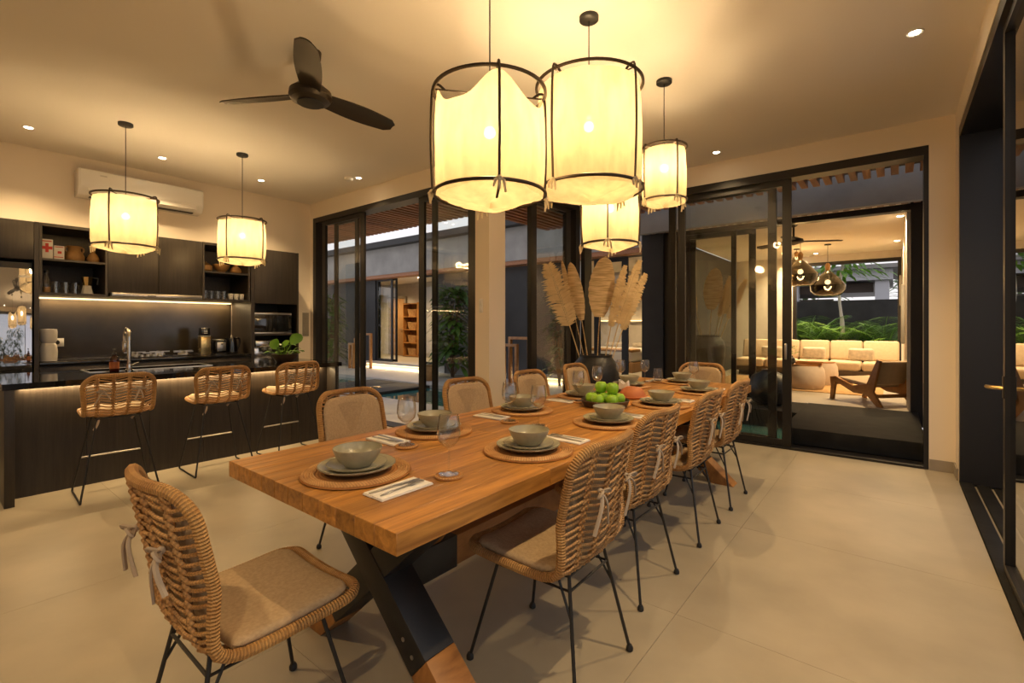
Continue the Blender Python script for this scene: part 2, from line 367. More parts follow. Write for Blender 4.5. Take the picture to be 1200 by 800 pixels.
# ------------------------------------------------------------------ room shell
XK, XD, XB, YA, YC, YR, H, DT = -7.1, 0.42, -3.39, 3.84, 5.77, -2.6, 3.19, 2.96
fl = MB().box(XK - 0.2, XD + 0.3, YR, YA, -0.1, -0.014).box(XB - 0.2, XD + 0.3, YA, YC + 0.1, -0.1, -0.014).build('floor', 'joint', smooth=False); struct(fl)
G = 0.0008; TS = 1.2
yy = YC - 8 * TS
while yy < YC - 0.01:
    xx = XD - 7 * TS
    while xx < XD - 0.01:
        for (a0, a1, b0, b1) in ((XK, XD, YR, YA), (XB, XD, YA, YC)):
            x0, x1, y0, y1 = max(xx, a0), min(xx + TS, a1), max(yy, b0), min(yy + TS, b1)
            if x1 - x0 > 0.02 and y1 - y0 > 0.02:
                MB().box(x0 + (G if x0 > a0 else 0), x1 - (G if x1 < a1 else 0), y0 + (G if y0 > b0 and y0 != YA else 0), y1 - (G if y1 < b1 else 0), -0.016, 0.0).build('floor_tile', 'cement_tile', fl, smooth=False)
        xx += TS
    yy += TS
struct(MB().box(XK - 0.2, XD + 0.2, YR - 0.2, YA + 0.2, H, H + 0.25).box(XB - 0.2, XD + 0.2, YA + 0.2, YC + 0.2, H, H + 0.25).build('ceiling', 'ceiling_paint', smooth=False))
sbox('wall_kitchen', 'paint', XK - 0.2, XK, YR - 0.2, YA + 0.2, -0.1, H)
sbox('wall_rear', 'paint', XK, XD + 0.2, YR - 0.2, YR, -0.1, H)
ax = lambda x: ony(x, 380, YA).x
by = lambda x: onx(x, 380, XB).y
cx_ = lambda x: ony(x, 380, YC).x
AL, AR = ax(366.6), ax(557.0)
struct(MB().box(XK, AL, YA, YA + 0.2, 0, H).box(AL, AR, YA, YA + 0.2, DT, H).box(AR, XB, YA, YA + 0.27, -0.1, H).build('wall_courtyard', 'paint', smooth=False))
BL, BR = YA + 0.27, YC - 0.03
struct(MB().box(XB - 0.2, XB, BL, YC, DT, H).build('wall_return', 'paint', smooth=False))
CL, CR = XB + 0.02, cx_(1088.5)
struct(MB().box(XB - 0.2, CR, YC, YC + 0.2, DT, H).box(CR, XD, YC, YC + 0.2, 0, H).build('wall_living', 'paint', smooth=False))
DY = 5.52
struct(MB().box(XD, XD + 0.2, YR, DY, 2.985, H).box(XD, XD + 0.2, DY, YC + 0.2, 0, H).build('wall_glazed', 'paint', smooth=False))
sbox('baseboard_living', 'skirting', CR + 0.003, XD - 0.002, YC - 0.012, YC, 0.001, 0.10)
sbox('baseboard_glazed', 'skirting', XD - 0.012, XD, DY + 0.004, YC - 0.012, 0.001, 0.10)
sbox('baseboard_column', 'skirting', AR + 0.004, XB, YA - 0.012, YA, 0.001, 0.10)

# sliding doors: each panel is a ring of stiles and rails with its pane
def panel(root, axis, plane, a0, a1, z0, z1, sw=0.06, rail=0.06, dep=0.035, name='sliding_panel', glass='glass'):
    b = MB()
    def bx(p0, p1, q0, q1, d=dep):
        if axis == 'x': b.box(p0, p1, plane - d / 2, plane + d / 2, q0, q1)
        else: b.box(plane - d / 2, plane + d / 2, p0, p1, q0, q1)
    bx(a0, a0 + sw, z0, z1); bx(a1 - sw, a1, z0, z1); bx(a0 + sw, a1 - sw, z0, z0 + rail); bx(a0 + sw, a1 - sw, z1 - rail, z1)
    p = b.build(name, 'black_frame', root, smooth=False)
    g = MB()
    if axis == 'x': g.add([(a0 + sw, plane, z0 + rail), (a1 - sw, plane, z0 + rail), (a1 - sw, plane, z1 - rail), (a0 + sw, plane, z1 - rail)], [(0, 1, 2, 3)])
    else: g.add([(plane, a0 + sw, z0 + rail), (plane, a1 - sw, z0 + rail), (plane, a1 - sw, z1 - rail), (plane, a0 + sw, z1 - rail)], [(0, 1, 2, 3)])
    g.build('glass_pane', glass, p, smooth=False)
    return p
d1 = sroot('door_1')
MB().box(AL, AL + 0.08, YA + 0.004, YA + 0.2, 0, DT).build('jamb', 'black_frame', d1, smooth=False)
MB().box(AR - 0.05, AR, YA + 0.004, YA + 0.2, 0, DT).build('jamb', 'black_frame', d1, smooth=False)
MB().box(AL + 0.08, AR - 0.05, YA + 0.004, YA + 0.2, DT - 0.075, DT).build('head', 'black_frame', d1, smooth=False)
MB().box(AL + 0.08, AR - 0.05, YA + 0.004, YA + 0.2, -0.014, 0.012).build('track', 'black_frame', d1, smooth=False)
panel(d1, 'x', YA + 0.15, ax(382.0), ax(409.5), 0.012, DT - 0.075, 0.07)
panel(d1, 'x', YA + 0.06, ax(374.5), ax(423.3), 0.012, DT - 0.075, 0.09)
panel(d1, 'x', YA + 0.06, ax(487.5), ax(553.0), 0.012, DT - 0.075, 0.10)
panel(d1, 'x', YA + 0.15, ax(496.5), ax(557.0) - 0.05, 0.012, DT - 0.075, 0.075)
d2 = sroot('door_2')
MB().box(XB - 0.2, XB - 0.004, BR - 0.11, BR, 0, DT).build('jamb', 'black_frame', d2, smooth=False)
MB().box(XB - 0.2, XB - 0.004, BL, BR - 0.11, DT - 0.07, DT).build('head', 'black_frame', d2, smooth=False)
MB().box(XB - 0.2, XB - 0.004, BL, BR - 0.11, -0.014, 0.012).build('track', 'black_frame', d2, smooth=False)
panel(d2, 'y', XB - 0.06, by(626.0), by(672.0), 0.012, DT - 0.07, 0.11)
panel(d2, 'y', XB - 0.14, by(630.0), by(680.0) - 0.1, 0.012, DT - 0.07, 0.10)
d3 = sroot('door_3')
MB().box(CL - 0.03, CL + 0.03, YC + 0.004, YC + 0.2, 0, DT).build('jamb', 'black_frame', d3, smooth=False)
MB().box(CR - 0.035, CR, YC + 0.004, YC + 0.2, 0, DT).build('jamb', 'black_frame', d3, smooth=False)
MB().box(CL + 0.03, CR - 0.035, YC + 0.004, YC + 0.2, DT - 0.085, DT).build('head', 'black_frame', d3, smooth=False)
MB().box(CL + 0.03, CR - 0.035, YC + 0.004, YC + 0.2, -0.014, 0.02).build('track', 'black_frame', d3, smooth=False)
panel(d3, 'x', YC + 0.06, cx_(793.0), cx_(926.5), 0.02, DT - 0.085, 0.085, 0.07)
panel(d3, 'x', YC + 0.15, cx_(779.0), cx_(907.0), 0.02, DT - 0.085, 0.085, 0.07)
for o in kids(d3)[-2:-1]:
    MB().box(cx_(920) - 0.012, cx_(920) + 0.012, YC + 0.028, YC + 0.042, 0.95, 1.12).build('handle', 'steel', o, bevel=0.004)
d4 = sroot('door_4')
MB().box(XD + 0.004, XD + 0.32, DY - 0.06, DY, 0, 2.985).build('jamb', 'black_frame', d4, smooth=False)
MB().box(XD + 0.004, XD + 0.30, YR, DY - 0.06, 2.90, 2.985).build('head', 'black_frame', d4, smooth=False)
for k in range(3):
    MB().box(XD + 0.004 + k * 0.1, XD + 0.085 + k * 0.1, YR, DY - 0.06, -0.03, 0.012 - 0.008 * k).build('track', 'black_stone_step', d4, bevel=0.004)
pd = panel(d4, 'y', XD + 0.05, 1.1, 3.62, 0.012, 2.90, 0.05, 0.05, 0.04)
panel(d4, 'y', XD + 0.15, -1.3, 1.2, 0.012, 2.90, 0.06, 0.05, 0.04)
panel(d4, 'y', XD + 0.05, YR, -1.2, 0.012, 2.90, 0.06, 0.05, 0.04)
lk = MB().box(XD + 0.025, XD + 0.075, 3.575, 3.615, 0.93, 1.05).build('lock_case', 'black_metal', pd, bevel=0.005)
MB().tube([(XD + 0.03, 3.60, 0.985), (XD - 0.012, 3.62, 0.985), (XD - 0.03, 3.66, 0.985)], 0.010, 8).build('key_knob', 'brass', pd)

# ------------------------------------------------------------------ ceiling fittings
DL = [(-6.41, 0.67, 'above the tall refrigerator'), (-6.41, 1.73, 'in front of the air conditioner'), (-6.41, 2.80, 'between the air conditioner and the courtyard doors'),
      (-5.33, 3.53, 'beside the smoke detector'), (-1.51, 5.43, 'above the dried-leaf end of the living-room doors'), (0.10, 4.0, 'near the pale corner by the glazed side wall')]
DLX = [(0.10, 1.6, 'along the glazed side wall beside the table'), (0.10, -0.8, 'along the glazed side wall past the table end'), (-2.9, -0.9, 'before the plain rear wall'), (-6.41, -0.45, 'at the rear end of the kitchen run')]
for i, (x, y, w) in enumerate(DL + DLX):
    r = thing('downlight', 'small round recessed ceiling spotlight ' + w, 'spotlight', (x, y, H), 0, 'recessed ceiling spotlights')
    MB().lathe([(0.030, -0.001), (0.043, -0.006), (0.048, -0.004), (0.048, 0.0)], 20).build('trim_ring', 'white_matte', r)
    MB().lathe([(0.0, -0.0025), (0.030, -0.0025), (0.030, 0.0)], 20).build('lens', 'downlight_glow', r)
    light('spot_beam', 'SPOT', (0, 0, -0.02), 78 if i < 6 else 75, parent=r, size=0.03, spot=118, blend=0.85)
sd = thing('smoke_detector', 'white round smoke detector beside a ceiling spotlight', 'smoke detector', (-5.43, 3.45, H))
MB().lathe([(0.055, 0), (0.055, -0.022), (0.040, -0.036), (0, -0.038)], 24).build('body', 'white_matte', sd)
MB().lathe([(0.058, 0), (0.058, -0.008), (0.05, -0.008)], 24).build('base_ring', 'white_gloss', sd)

# pendant lanterns: cloth slung in a hoop cage
def lantern(label, x, y, r, z0, z1, rot, energy, group, slack=0.10, can=True, top_peak=True, rod_n=4, strap=False):
    t = thing('pendant_lantern', label, 'pendant lamp', (x, y, H), rot, group)
    b0, b1 = z0 - H, z1 - H; h = b1 - b0
    MB().lathe([(0.058, 0), (0.058, -0.022), (0.05, -0.028), (0, -0.028)], 24).build('ceiling_rose', 'black_metal', t)
    MB().tube([(0, 0, -0.028), (0, 0, b1 - h * 0.22)], 0.0035, 6).build('cord', 'black_metal', t)
    k = 0.006 + r * 0.012
    for zz, nm in ((b1, 'top_hoop'), (b0, 'bottom_hoop')):
        MB().tube([(r * math.cos(a * PI / 24), r * math.sin(a * PI / 24), zz) for a in range(48)], k, 6, closed=True).build(nm, 'dark_bronze', t)
    for q in range(rod_n):
        a = 2 * PI * q / rod_n; ca, sa = math.cos(a), math.sin(a); jit = 0.02 * ((q * 7) % 3 - 1)
        hk = MB().tube(cat([(r * 0.80 * ca, r * 0.80 * sa, b1 + 0.0), (r * 0.93 * ca, r * 0.93 * sa, b1 + r * 0.09), (r * 1.02 * ca, r * 1.02 * sa, b1 - 0.01), (r * 1.045 * ca, r * 1.045 * sa, (b0 + b1) / 2),
                     (r * 1.015 * ca, r * 1.015 * sa, b0)] + ([(r * 0.92 * ca, r * 0.92 * sa + jit, b0 - r * 0.12), (r * 0.70 * ca, r * 0.70 * sa + jit, b0 - r * 0.24)] if strap and q == 3 else []), 5), k * 0.72, 6).build('rib', 'dark_bronze', t)
        tie = MB()
        for e in (-1, 0, 1):
            tie.tube([(r * 1.0 * ca, r * 1.0 * sa, b0 + 0.008), (r * (1.05 + 0.03 * e) * ca - sa * 0.02 * e, r * 1.05 * sa + ca * 0.02 * e, b0 - 0.012), (r * 1.05 * ca - sa * 0.028 * e, r * 1.05 * sa + ca * 0.028 * e, b0 - 0.042 - 0.012 * (e + 1))], [0.006, 0.008, 0.005], 5)
        tie.ball((r * 1.03 * ca, r * 1.03 * sa, b0), 0.014, 8, 5); tie.build('tie_knot', 'shade_tie', hk)
    MB().tube([(-r, 0, b1), (r, 0, b1)], k * 0.5, 6).tube([(0, -r, b1), (0, r, b1)], k * 0.5, 6).build('cross_bar', 'dark_bronze', t)
    def f(u, v):
        a = 2 * PI * u; pk = (0.5 + 0.5 * math.cos(rod_n * a)) ** 1.6
        top = b1 - (slack * h * (1 - pk) if top_peak else 0.015) - 0.006
        bul = 0.935 + 0.055 * math.sin(PI * v) ** 0.6 + (0.016 * math.sin(17 * a + 4 * v) + 0.010 * math.sin(29 * a - 6 * v + 1)) * (1 - v) ** 1.3 + 0.010 * math.sin(5 * a + 1.7) + 0.006 * math.sin(9 * a + 5 * v)
        zb = b0 - 0.012 + 0.012 * math.sin(3 * a)
        rr = r * bul; 
        return (rr * math.cos(a), rr * math.sin(a), zb + (top - zb) * v)
    c = MB().grid(f, 112, 12, wrap=True)
    def g(u, v):
        a = 2 * PI * u; p = f(u, 0.0); q = 1 - v
        sag = -0.16 * r * (1 - q * q) + 0.035 * r * math.sin(4 * a + 0.6) * q * v * 4
        return (p[0] * q, p[1] * q, p[2] + sag)
    c.grid(g, 112, 8, wrap=True); c.build('cloth_shade', 'shade', t, recalc=False)
    bz = (b0 + b1) / 2 + h * 0.12
    s = MB().lathe([(0.0, bz + 0.14), (0.02, bz + 0.14), (0.022, bz + 0.06), (0.014, bz + 0.05)], 12).build('socket', 'black_metal', t)
    MB().ball((0, 0, bz), 0.030, 14, 10).build('bulb', 'bulb', s)
    light('lantern_light', 'POINT', (0, 0, bz), energy * 0.66, parent=t, size=0.045)
    return t
LG = 'cloth pendant lanterns'
lantern('large cloth lantern over the table with gathered top and loose strap under its hoop', -1.62, 1.84, 0.285, 1.985, 2.50, 0.87, 46, LG, 0.22, strap=True)
lantern('large smooth cloth lantern over the table beside the gathered one', -1.45, 2.557, 0.318, 2.135, 2.76, -0.15, 50, LG, 0.04, top_peak=False)
lantern('low cloth lantern hanging between the large lanterns and the dried leaves', -1.69, 3.30, 0.21, 1.93, 2.37, 0.4, 30, LG, 0.05, top_peak=False)
lantern('small yellow cloth lantern hanging nearest the living-room sliding doors', -1.38, 3.586, 0.165, 2.27, 2.67, 0.95, 24, LG, 0.03, top_peak=False)
lantern('cloth lantern above the island sink with its hoop wider than the cloth', -5.575, 1.22, 0.25, 2.045, 2.50, 0.9, 34, LG, 0.03, top_peak=False)
lantern('cloth lantern above the island end by the potted plant', -5.577, 2.238, 0.235, 2.03, 2.46, 0.55, 34, LG, 0.03, top_peak=False)

# ceiling fan
hub_z = 2.885
hp = onz(364, 113, hub_z)
fan = thing('ceiling_fan', 'dark bronze three-blade ceiling fan on a short rod', 'ceiling fan', (hp.x, hp.y, H))
MB().lathe([(0.07, 0), (0.065, -0.05), (0.03, -0.11), (0.014, -0.13)], 24).build('ceiling_cup', 'fan_dark', fan)
MB().tube([(0, 0, -0.12), (0, 0, hub_z - H + 0.06)], 0.013, 10).build('down_rod', 'fan_dark', fan)
hz = hub_z - H
hb = MB().lathe([(0.03, hz + 0.075), (0.10, hz + 0.06), (0.135, hz + 0.03), (0.14, hz - 0.005), (0.125, hz - 0.03), (0.08, hz - 0.045), (0.0, hz - 0.048)], 32).build('motor_hub', 'fan_dark', fan)
MB().lathe([(0.085, hz - 0.044), (0.085, hz - 0.052), (0, hz - 0.056)], 28).build('hub_cap', 'black_metal', hb)
tips = [onz(243, 112, hub_z), onz(451, 148, hub_z - 0.01)]
a0 = math.atan2(tips[0].y - hp.y, tips[0].x - hp.x); a1 = math.atan2(tips[1].y - hp.y, tips[1].x - hp.x)
for q, an in enumerate((a1, a1 + 2 * PI / 3, a1 - 2 * PI / 3)):
    ca, sa = math.cos(an), math.sin(an)
    def bf(u, v):
        rr = 0.12 + 0.56 * u; w = (0.062 + 0.018 * math.sin(PI * min(1, u * 1.1))) * (1 - max(0, (u - 0.9) / 0.1) ** 2 * 0.55)
        s_ = (v - 0.5) * 2 * w; zz = hz + 0.012 - s_ * 0.30 + 0.006 * (1 - (v * 2 - 1) ** 2)
        return (rr * ca - s_ * sa, rr * sa + s_ * ca, zz)
    top = [[bf(i / 12, j / 4) for i in range(13)] for j in range(5)]
    b = MB().grid(bf, 12, 4); b.grid(lambda u, v: (lambda p: (p[0], p[1], p[2] - 0.009))(bf(u, 1 - v)), 12, 4)
    for vv in (0, 1): b.grid(lambda u, v: (lambda p: (p[0], p[1], p[2] - 0.009 * v))(bf(u, vv)), 12, 1)
    b.grid(lambda u, v: (lambda p: (p[0], p[1], p[2] - 0.009 * v))(bf(1, u)), 4, 1)
    b.build('blade', 'fan_dark', fan, ang=50)
# air conditioner
ac = thing('air_conditioner', 'white wall-mounted air conditioner above the kitchen cabinets', 'air conditioner', (XK, 1.70, 2.88))
prof = [(0, 0.15), (0.19, 0.15), (0.215, 0.13), (0.22, -0.05), (0.17, -0.135), (0.10, -0.15), (0, -0.15)]
MB().prism(prof, -0.60, 0.60, lambda u, v, a: (u, a, v)).build('casing', 'white_gloss', ac, bevel=0.008)
fpn = MB().box(0.219, 0.226, -0.585, 0.585, -0.045, 0.135).build('front_panel', 'white_gloss', ac, bevel=0.004)
MB().box(0.226, 0.2268, -0.42, -0.36, 0.085, 0.10).build('maker_mark', 'steel', fpn, smooth=False)
MB().beam((0.215, -0.52, -0.085), (0.215, 0.52, -0.085), 0.012, 0.07, (0.5, 0, -0.9)).build('louvre', 'white_matte', ac, bevel=0.003)
MB().box(0.10, 0.16, -0.5, 0.5, -0.152, -0.14).build('outlet_slot', 'black_metal', ac, smooth=False)
# switches
def switch(name, label, loc, rz, mat, w=0.075, hh=0.075, ribs=1):
    s = thing(name, label, 'switch', loc, rz, 'wall switches')
    MB().box(-w / 2, w / 2, -0.009, 0, -hh / 2, hh / 2).build('plate', mat, s, bevel=0.003)
    for k in range(ribs):
        z = (k - (ribs - 1) / 2) * hh / ribs
        MB().box(-w * 0.3, w * 0.3, -0.013, -0.008, z - hh / ribs * 0.35, z + hh / ribs * 0.35).build('rocker', mat, s, bevel=0.002)
sp = ony(564, 358, YA)
switch('remote_holder', 'white remote control in its holder on the pale column', (sp.x, YA, sp.z), 0, 'white_gloss', 0.05, 0.15, 2)
sp = onx(358, 380, XK)
switch('switch_panel', 'tall grey switch panel on the pale wall beside the oven tower', (XK, sp.y, sp.z), PI / 2, 'skirting', 0.10, 0.36, 3)

# ------------------------------------------------------------------ kitchen run along wall_kitchen
XF = -6.50; KT = 2.32
ky = lambda x: onx(x, 380, XF).y
Y0, Y1, Y2, Y3, Y4, Y5, Y6 = -0.25, ky(40), ky(46), ky(126.5), ky(237.5), ky(297), ky(350)
def door(parent, y0, y1, z0, z1, x=XF, mat='black_oak', name='cabinet_door'):
    return MB().box(x - 0.02, x, y0 + 0.002, y1 - 0.002, z0 + 0.002, z1 - 0.002).build(name, mat, parent, bevel=0.002)
# refrigerator housing
hs = thing('tall_cabinet', 'black oak tall cabinet housing the mirror-fronted refrigerator', 'cabinet', (0, 0, 0))
MB().box(XK + 0.004, XF - 0.02, Y0, Y1, 1.95, KT).build('top_box', 'black_oak', hs, smooth=False)
MB().box(XK + 0.004, XF, Y1 + 0.001, Y2 - 0.001, 0, KT).build('side_panel', 'black_oak', hs, smooth=False)
MB().box(XK + 0.004, XF, Y0 - 0.03, Y0, 0, KT).build('side_panel', 'black_oak', hs, smooth=False)
ym = (Y0 + Y1) / 2
door(hs, Y0, ym, 1.95, KT); door(hs, ym, Y1, 1.95, KT)
fr = thing('refrigerator', 'mirror-glass two-door refrigerator inside the tall black cabinet', 'refrigerator', (0, 0, 0))
MB().box(XK + 0.02, XF - 0.045, Y0 + 0.01, Y1 - 0.01, 0.0, 1.92).build('body', 'black_metal', fr, smooth=False)
for (a, b_) in ((Y0 + 0.012, ym - 0.003), (ym + 0.003, Y1 - 0.012)):
    dr = MB().box(XF - 0.045, XF - 0.012, a, b_, 0.10, 1.86).build('fridge_door', 'fridge_glass', fr, bevel=0.003)
lg = onx(27, 324, XF - 0.0115); MB().prism([(-0.035, 0.0), (-0.005, 0.014), (0.02, 0.026), (0.004, 0.008), (0.045, 0.006), (0.045, -0.004), (-0.02, -0.006)], 0, 0.001, lambda u, v, a: (XF - 0.0115 + a, lg.y + u, lg.z + v)).build('logo', 'white_gloss', dr, smooth=False)
# open shelf unit with jars
def open_shelf(label, y0, y1):
    y0 += 0.001; y1 -= 0.001
    u = thing('open_shelf', label, 'shelf', (0, 0, 0), 0, 'open kitchen shelves')
    MB().box(XK + 0.004, XK + 0.02, y0, y1, 1.62, KT).build('back_panel', 'shelf_inner', u, smooth=False)
    MB().box(XK + 0.004, XF, y0, y1, KT - 0.03, KT).build('top_panel', 'black_oak', u, smooth=False)
    for s in (0, 1):
        ya = y0 if s == 0 else y1 - 0.02
        MB().box(XK + 0.02, XF, ya, ya + 0.02, 1.62, KT - 0.03).build('side_panel', 'black_oak', u, smooth=False)
    for z in (1.62, 1.955):
        MB().box(XK + 0.02, XF - 0.005, y0 + 0.02, y1 - 0.02, z, z + 0.02).build('shelf_board', 'black_oak', u, smooth=False)
open_shelf('open black shelf unit with first-aid boxes and clay jugs', Y2, Y3)
open_shelf('open black shelf unit with clay bowls and stacked cups', Y4, Y5 - 0.04)
wc = thing('wall_cabinet', 'black oak two-door wall cabinet above the hob', 'cabinet', (0, 0, 0))
MB().box(XK + 0.004, XF - 0.02, Y3 + 0.001, Y4 - 0.001, 1.67, KT).build('body', 'black_oak', wc, smooth=False)
yq = ky(186); door(wc, Y3, yq, 1.66, KT); door(wc, yq, Y4, 1.66, KT)
hd = thing('range_hood', 'slim steel slide-out range hood under the wall cabinet', 'range hood', (0, 0, 0))
MB().box(XK + 0.004, XF - 0.03, ky(130), ky(236), 1.625, 1.66).build('body', 'black_metal', hd, smooth=False)
MB().box(XF - 0.03, XF + 0.03, ky(130), ky(236), 1.622, 1.665).build('front_bar', 'steel', hd, bevel=0.006)
MB().box(XF + 0.03, XF + 0.032, ky(172), ky(182), 1.635, 1.645).build('button_strip', 'black_metal', hd, smooth=False)
# under-cabinet light strip
ls = thing('led_strip', 'warm light strip under the wall cabinets above the splashback', 'light strip', (0, 0, 0))
MB().box(XK + 0.03, XK + 0.05, Y2 + 0.02, Y5 - 0.06, 1.600, 1.612).build('diffuser', 'strip_glow', ls, smooth=False)
MB().box(XK + 0.02, XK + 0.06, Y2 + 0.02, Y5 - 0.06, 1.612, 1.62).build('channel', 'steel', ls, smooth=False)
light('strip_light', 'AREA', (XK + 0.05, (Y2 + Y5) / 2, 1.597), 9, parent=ls, size=(0.03, Y5 - Y2 - 0.15), rot=(0, 0, 0))
struct(MB().box(XK, XK + 0.003, Y2, Y5 - 0.04, 0.952, 1.60).build('wall_splashback', 'splash_glass', smooth=False))
# base units and worktop
for i in range(3):
    a = Y2 + 0.002 + (Y5 - 0.036 - Y2) / 3 * i; b_ = Y2 + 0.002 + (Y5 - 0.036 - Y2) / 3 * (i + 1)
    bu = thing('base_cabinet', ['black oak base cabinet under the white canister', 'black oak base cabinet under the gas hob', 'black oak base cabinet under the kettle'][i], 'cabinet', (0, 0, 0), 0, 'kitchen base cabinets')
    MB().box(XK + 0.004, XF - 0.02, a + 0.001, b_ - 0.001, 0.08, 0.915).build('body', 'black_oak', bu, smooth=False)
    MB().box(XK + 0.004, XF - 0.07, a + 0.001, b_ - 0.001, 0, 0.08).build('plinth', 'black_metal', bu, smooth=False)
    door(bu, a, b_, 0.08, 0.72); door(bu, a, b_, 0.72, 0.90, name='drawer_front')
wt = tag(MB().box(XK + 0.012, XF + 0.02, Y2 + 0.002, Y5 - 0.033, 0.917, 0.95).build('worktop', 'black_stone', bevel=0.003), 'black polished stone worktop along the kitchen splashback', 'worktop')
# oven tower
ot = thing('oven_tower', 'black oak oven tower beside the pale switch wall', 'cabinet', (0, 0, 0))
MB().box(XK + 0.004, XF, Y5 - 0.03, Y5 + 0.015, 0, KT).build('side_panel', 'black_oak', ot, smooth=False)
MB().box(XK + 0.004, XF, Y6 - 0.02, Y6, 0, KT).build('side_panel', 'black_oak', ot, smooth=False)
MB().box(XK + 0.004, XK + 0.02, Y5 + 0.015, Y6 - 0.02, 0, KT).build('back_panel', 'black_oak', ot, smooth=False)
MB().box(XK + 0.02, XF - 0.02, Y5 + 0.015, Y6 - 0.02, 1.74, KT).build('top_box', 'black_oak', ot, smooth=False)
door(ot, Y5 + 0.015, Y6 - 0.02, 1.60, KT)
for z in (1.20, 0.78): MB().box(XK + 0.02, XF - 0.01, Y5 + 0.015, Y6 - 0.02, z - 0.02, z).build('shelf_board', 'black_oak', ot, smooth=False)
MB().box(XK + 0.02, XF - 0.02, Y5 + 0.015, Y6 - 0.02, 0.08, 0.76).build('lower_box', 'black_oak', ot, smooth=False); door(ot, Y5 + 0.015, Y6 - 0.02, 0.08, 0.76)
ov = thing('microwave_oven', 'black glass built-in microwave with steel trims in the oven tower', 'oven', (0, 0, 0))
yo0, yo1 = Y5 + 0.02, Y6 - 0.09
MB().box(XK + 0.1, XF - 0.05, yo0, yo1, 1.203, 1.48).build('body', 'black_metal', ov, smooth=False)
MB().box(XF - 0.05, XF - 0.025, yo0, yo1, 1.222, 1.455).build('glass_door', 'black_gloss', ov, bevel=0.003)
MB().box(XF - 0.05, XF - 0.02, yo0, yo1, 1.455, 1.48).build('top_trim', 'steel', ov, bevel=0.003)
MB().box(XF - 0.05, XF - 0.02, yo0, yo1, 1.202, 1.222).build('bottom_trim', 'steel', ov, bevel=0.003)
em = thing('espresso_machine', 'chrome espresso machine standing in the oven tower niche', 'coffee machine', (XF - 0.25, (Y5 + Y6) / 2 - 0.08, 0.782))
MB().box(-0.14, 0.12, -0.14, 0.14, 0, 0.05).build('drip_base', 'chrome', em, bevel=0.008)
MB().box(-0.14, 0.0, -0.14, 0.14, 0.05, 0.24).build('body', 'chrome', em, bevel=0.012)
MB().box(-0.14, 0.12, -0.14, 0.14, 0.24, 0.33).build('head', 'chrome', em, bevel=0.012)
MB().lathe([(0.03, 0.18), (0.035, 0.21), (0.035, 0.24)], 16, (0.06, 0, 0)).build('group_head', 'steel', em)
MB().tube([(0.06, 0, 0.19), (0.18, 0, 0.18)], 0.011, 8).build('portafilter', 'black_metal', em)
MB().tube(cat([(0.10, 0.11, 0.25), (0.14, 0.12, 0.2), (0.12, 0.13, 0.09)], 4), 0.006, 6).build('steam_wand', 'chrome', em)

# things on the shelves and worktop
def lath(name, label, cat_, prof, mat, x, y, z, group=None, n=24, parts=()):
    t = thing(name, label, cat_, (x, y, z + 0.001), 0, group)
    MB().lathe(prof, n).build('body', mat, t)
    for pn, pm, mb in parts: mb.build(pn, pm, t)
    return t
XS = -6.72
def sy(px, X=XS): return onx(px, 380, X).y
ZU, ZL = 1.976, 1.641
for nm, px, w, hh, lab in (('medicine_box', 0.822, 0.088, 0.20, 'white first-aid carton with a red cross on the upper shelf'), ('carton_box', 0.912, 0.078, 0.145, 'smaller white carton with red print beside the first-aid carton')):
    t = thing(nm, lab, 'box', (XS + 0.1, px, ZU + 0.001))
    MB().box(-0.08, 0, -w / 2, w / 2, 0, hh).build('carton', 'paper_white', t, bevel=0.002)
    p = MB()
    if nm == 'medicine_box': p.box(0, 0.001, -0.012, 0.012, hh * 0.35, hh * 0.8).box(0, 0.0012, -0.04, 0.04, hh * 0.5, hh * 0.65)
    else: p.box(0, 0.001, -0.012, 0.018, hh * 0.45, hh * 0.62).box(0, 0.001, -0.04, 0.03, hh * 0.18, hh * 0.23)
    p.build('red_cross' if nm == 'medicine_box' else 'red_print', 'red_print', t, smooth=False)
    MB().box(0, 0.001, -w * 0.4, w * 0.4, hh * 0.88, hh * 0.93).build('print_line', 'red_print', t, smooth=False)
def handles(r, z, n=2):
    b = MB()
    for s in ((-1, 1) if n == 2 else (1,)):
        b.tube(cat([(0, s * r * 0.55, z + 0.035), (0, s * r * 0.95, z + 0.03), (0, s * r * 0.95, z - 0.005), (0, s * r * 0.7, z - 0.02)], 4), 0.009, 6)
    return b
lath('clay_jug', 'squat ochre clay jug with two handles on the upper shelf', 'jug', [(0.06, 0), (0.082, 0.03), (0.084, 0.06), (0.07, 0.10), (0.055, 0.115), (0.05, 0.15), (0.065, 0.17), (0.05, 0.165), (0.04, 0.12)], 'clay', XS - 0.05, 1.05, ZU, 'clay pots on shelves', parts=[('handle', 'clay', handles(0.075, 0.125))])
lath('clay_bottle', 'narrow-necked ochre clay bottle vase on the upper shelf', 'vase', [(0.035, 0), (0.052, 0.025), (0.054, 0.05), (0.036, 0.09), (0.02, 0.11), (0.02, 0.15), (0.028, 0.17), (0.018, 0.165)], 'clay', XS, 1.192, ZU, 'clay pots on shelves')
lath('glass_bottle', 'clear glass oil bottle with dark cap on the lower shelf', 'bottle', [(0.03, 0), (0.035, 0.01), (0.035, 0.15), (0.018, 0.175), (0.018, 0.2)], 'clear_glass', XS + 0.05, 0.825, ZL, 'glassware on shelves', parts=[('cap', 'black_metal', MB().lathe([(0.02, 0.2), (0.02, 0.225), (0, 0.226)], 16)), ('oil', 'clay', MB().lathe([(0.0, 0.006), (0.03, 0.008), (0.03, 0.06), (0, 0.061)], 16))])
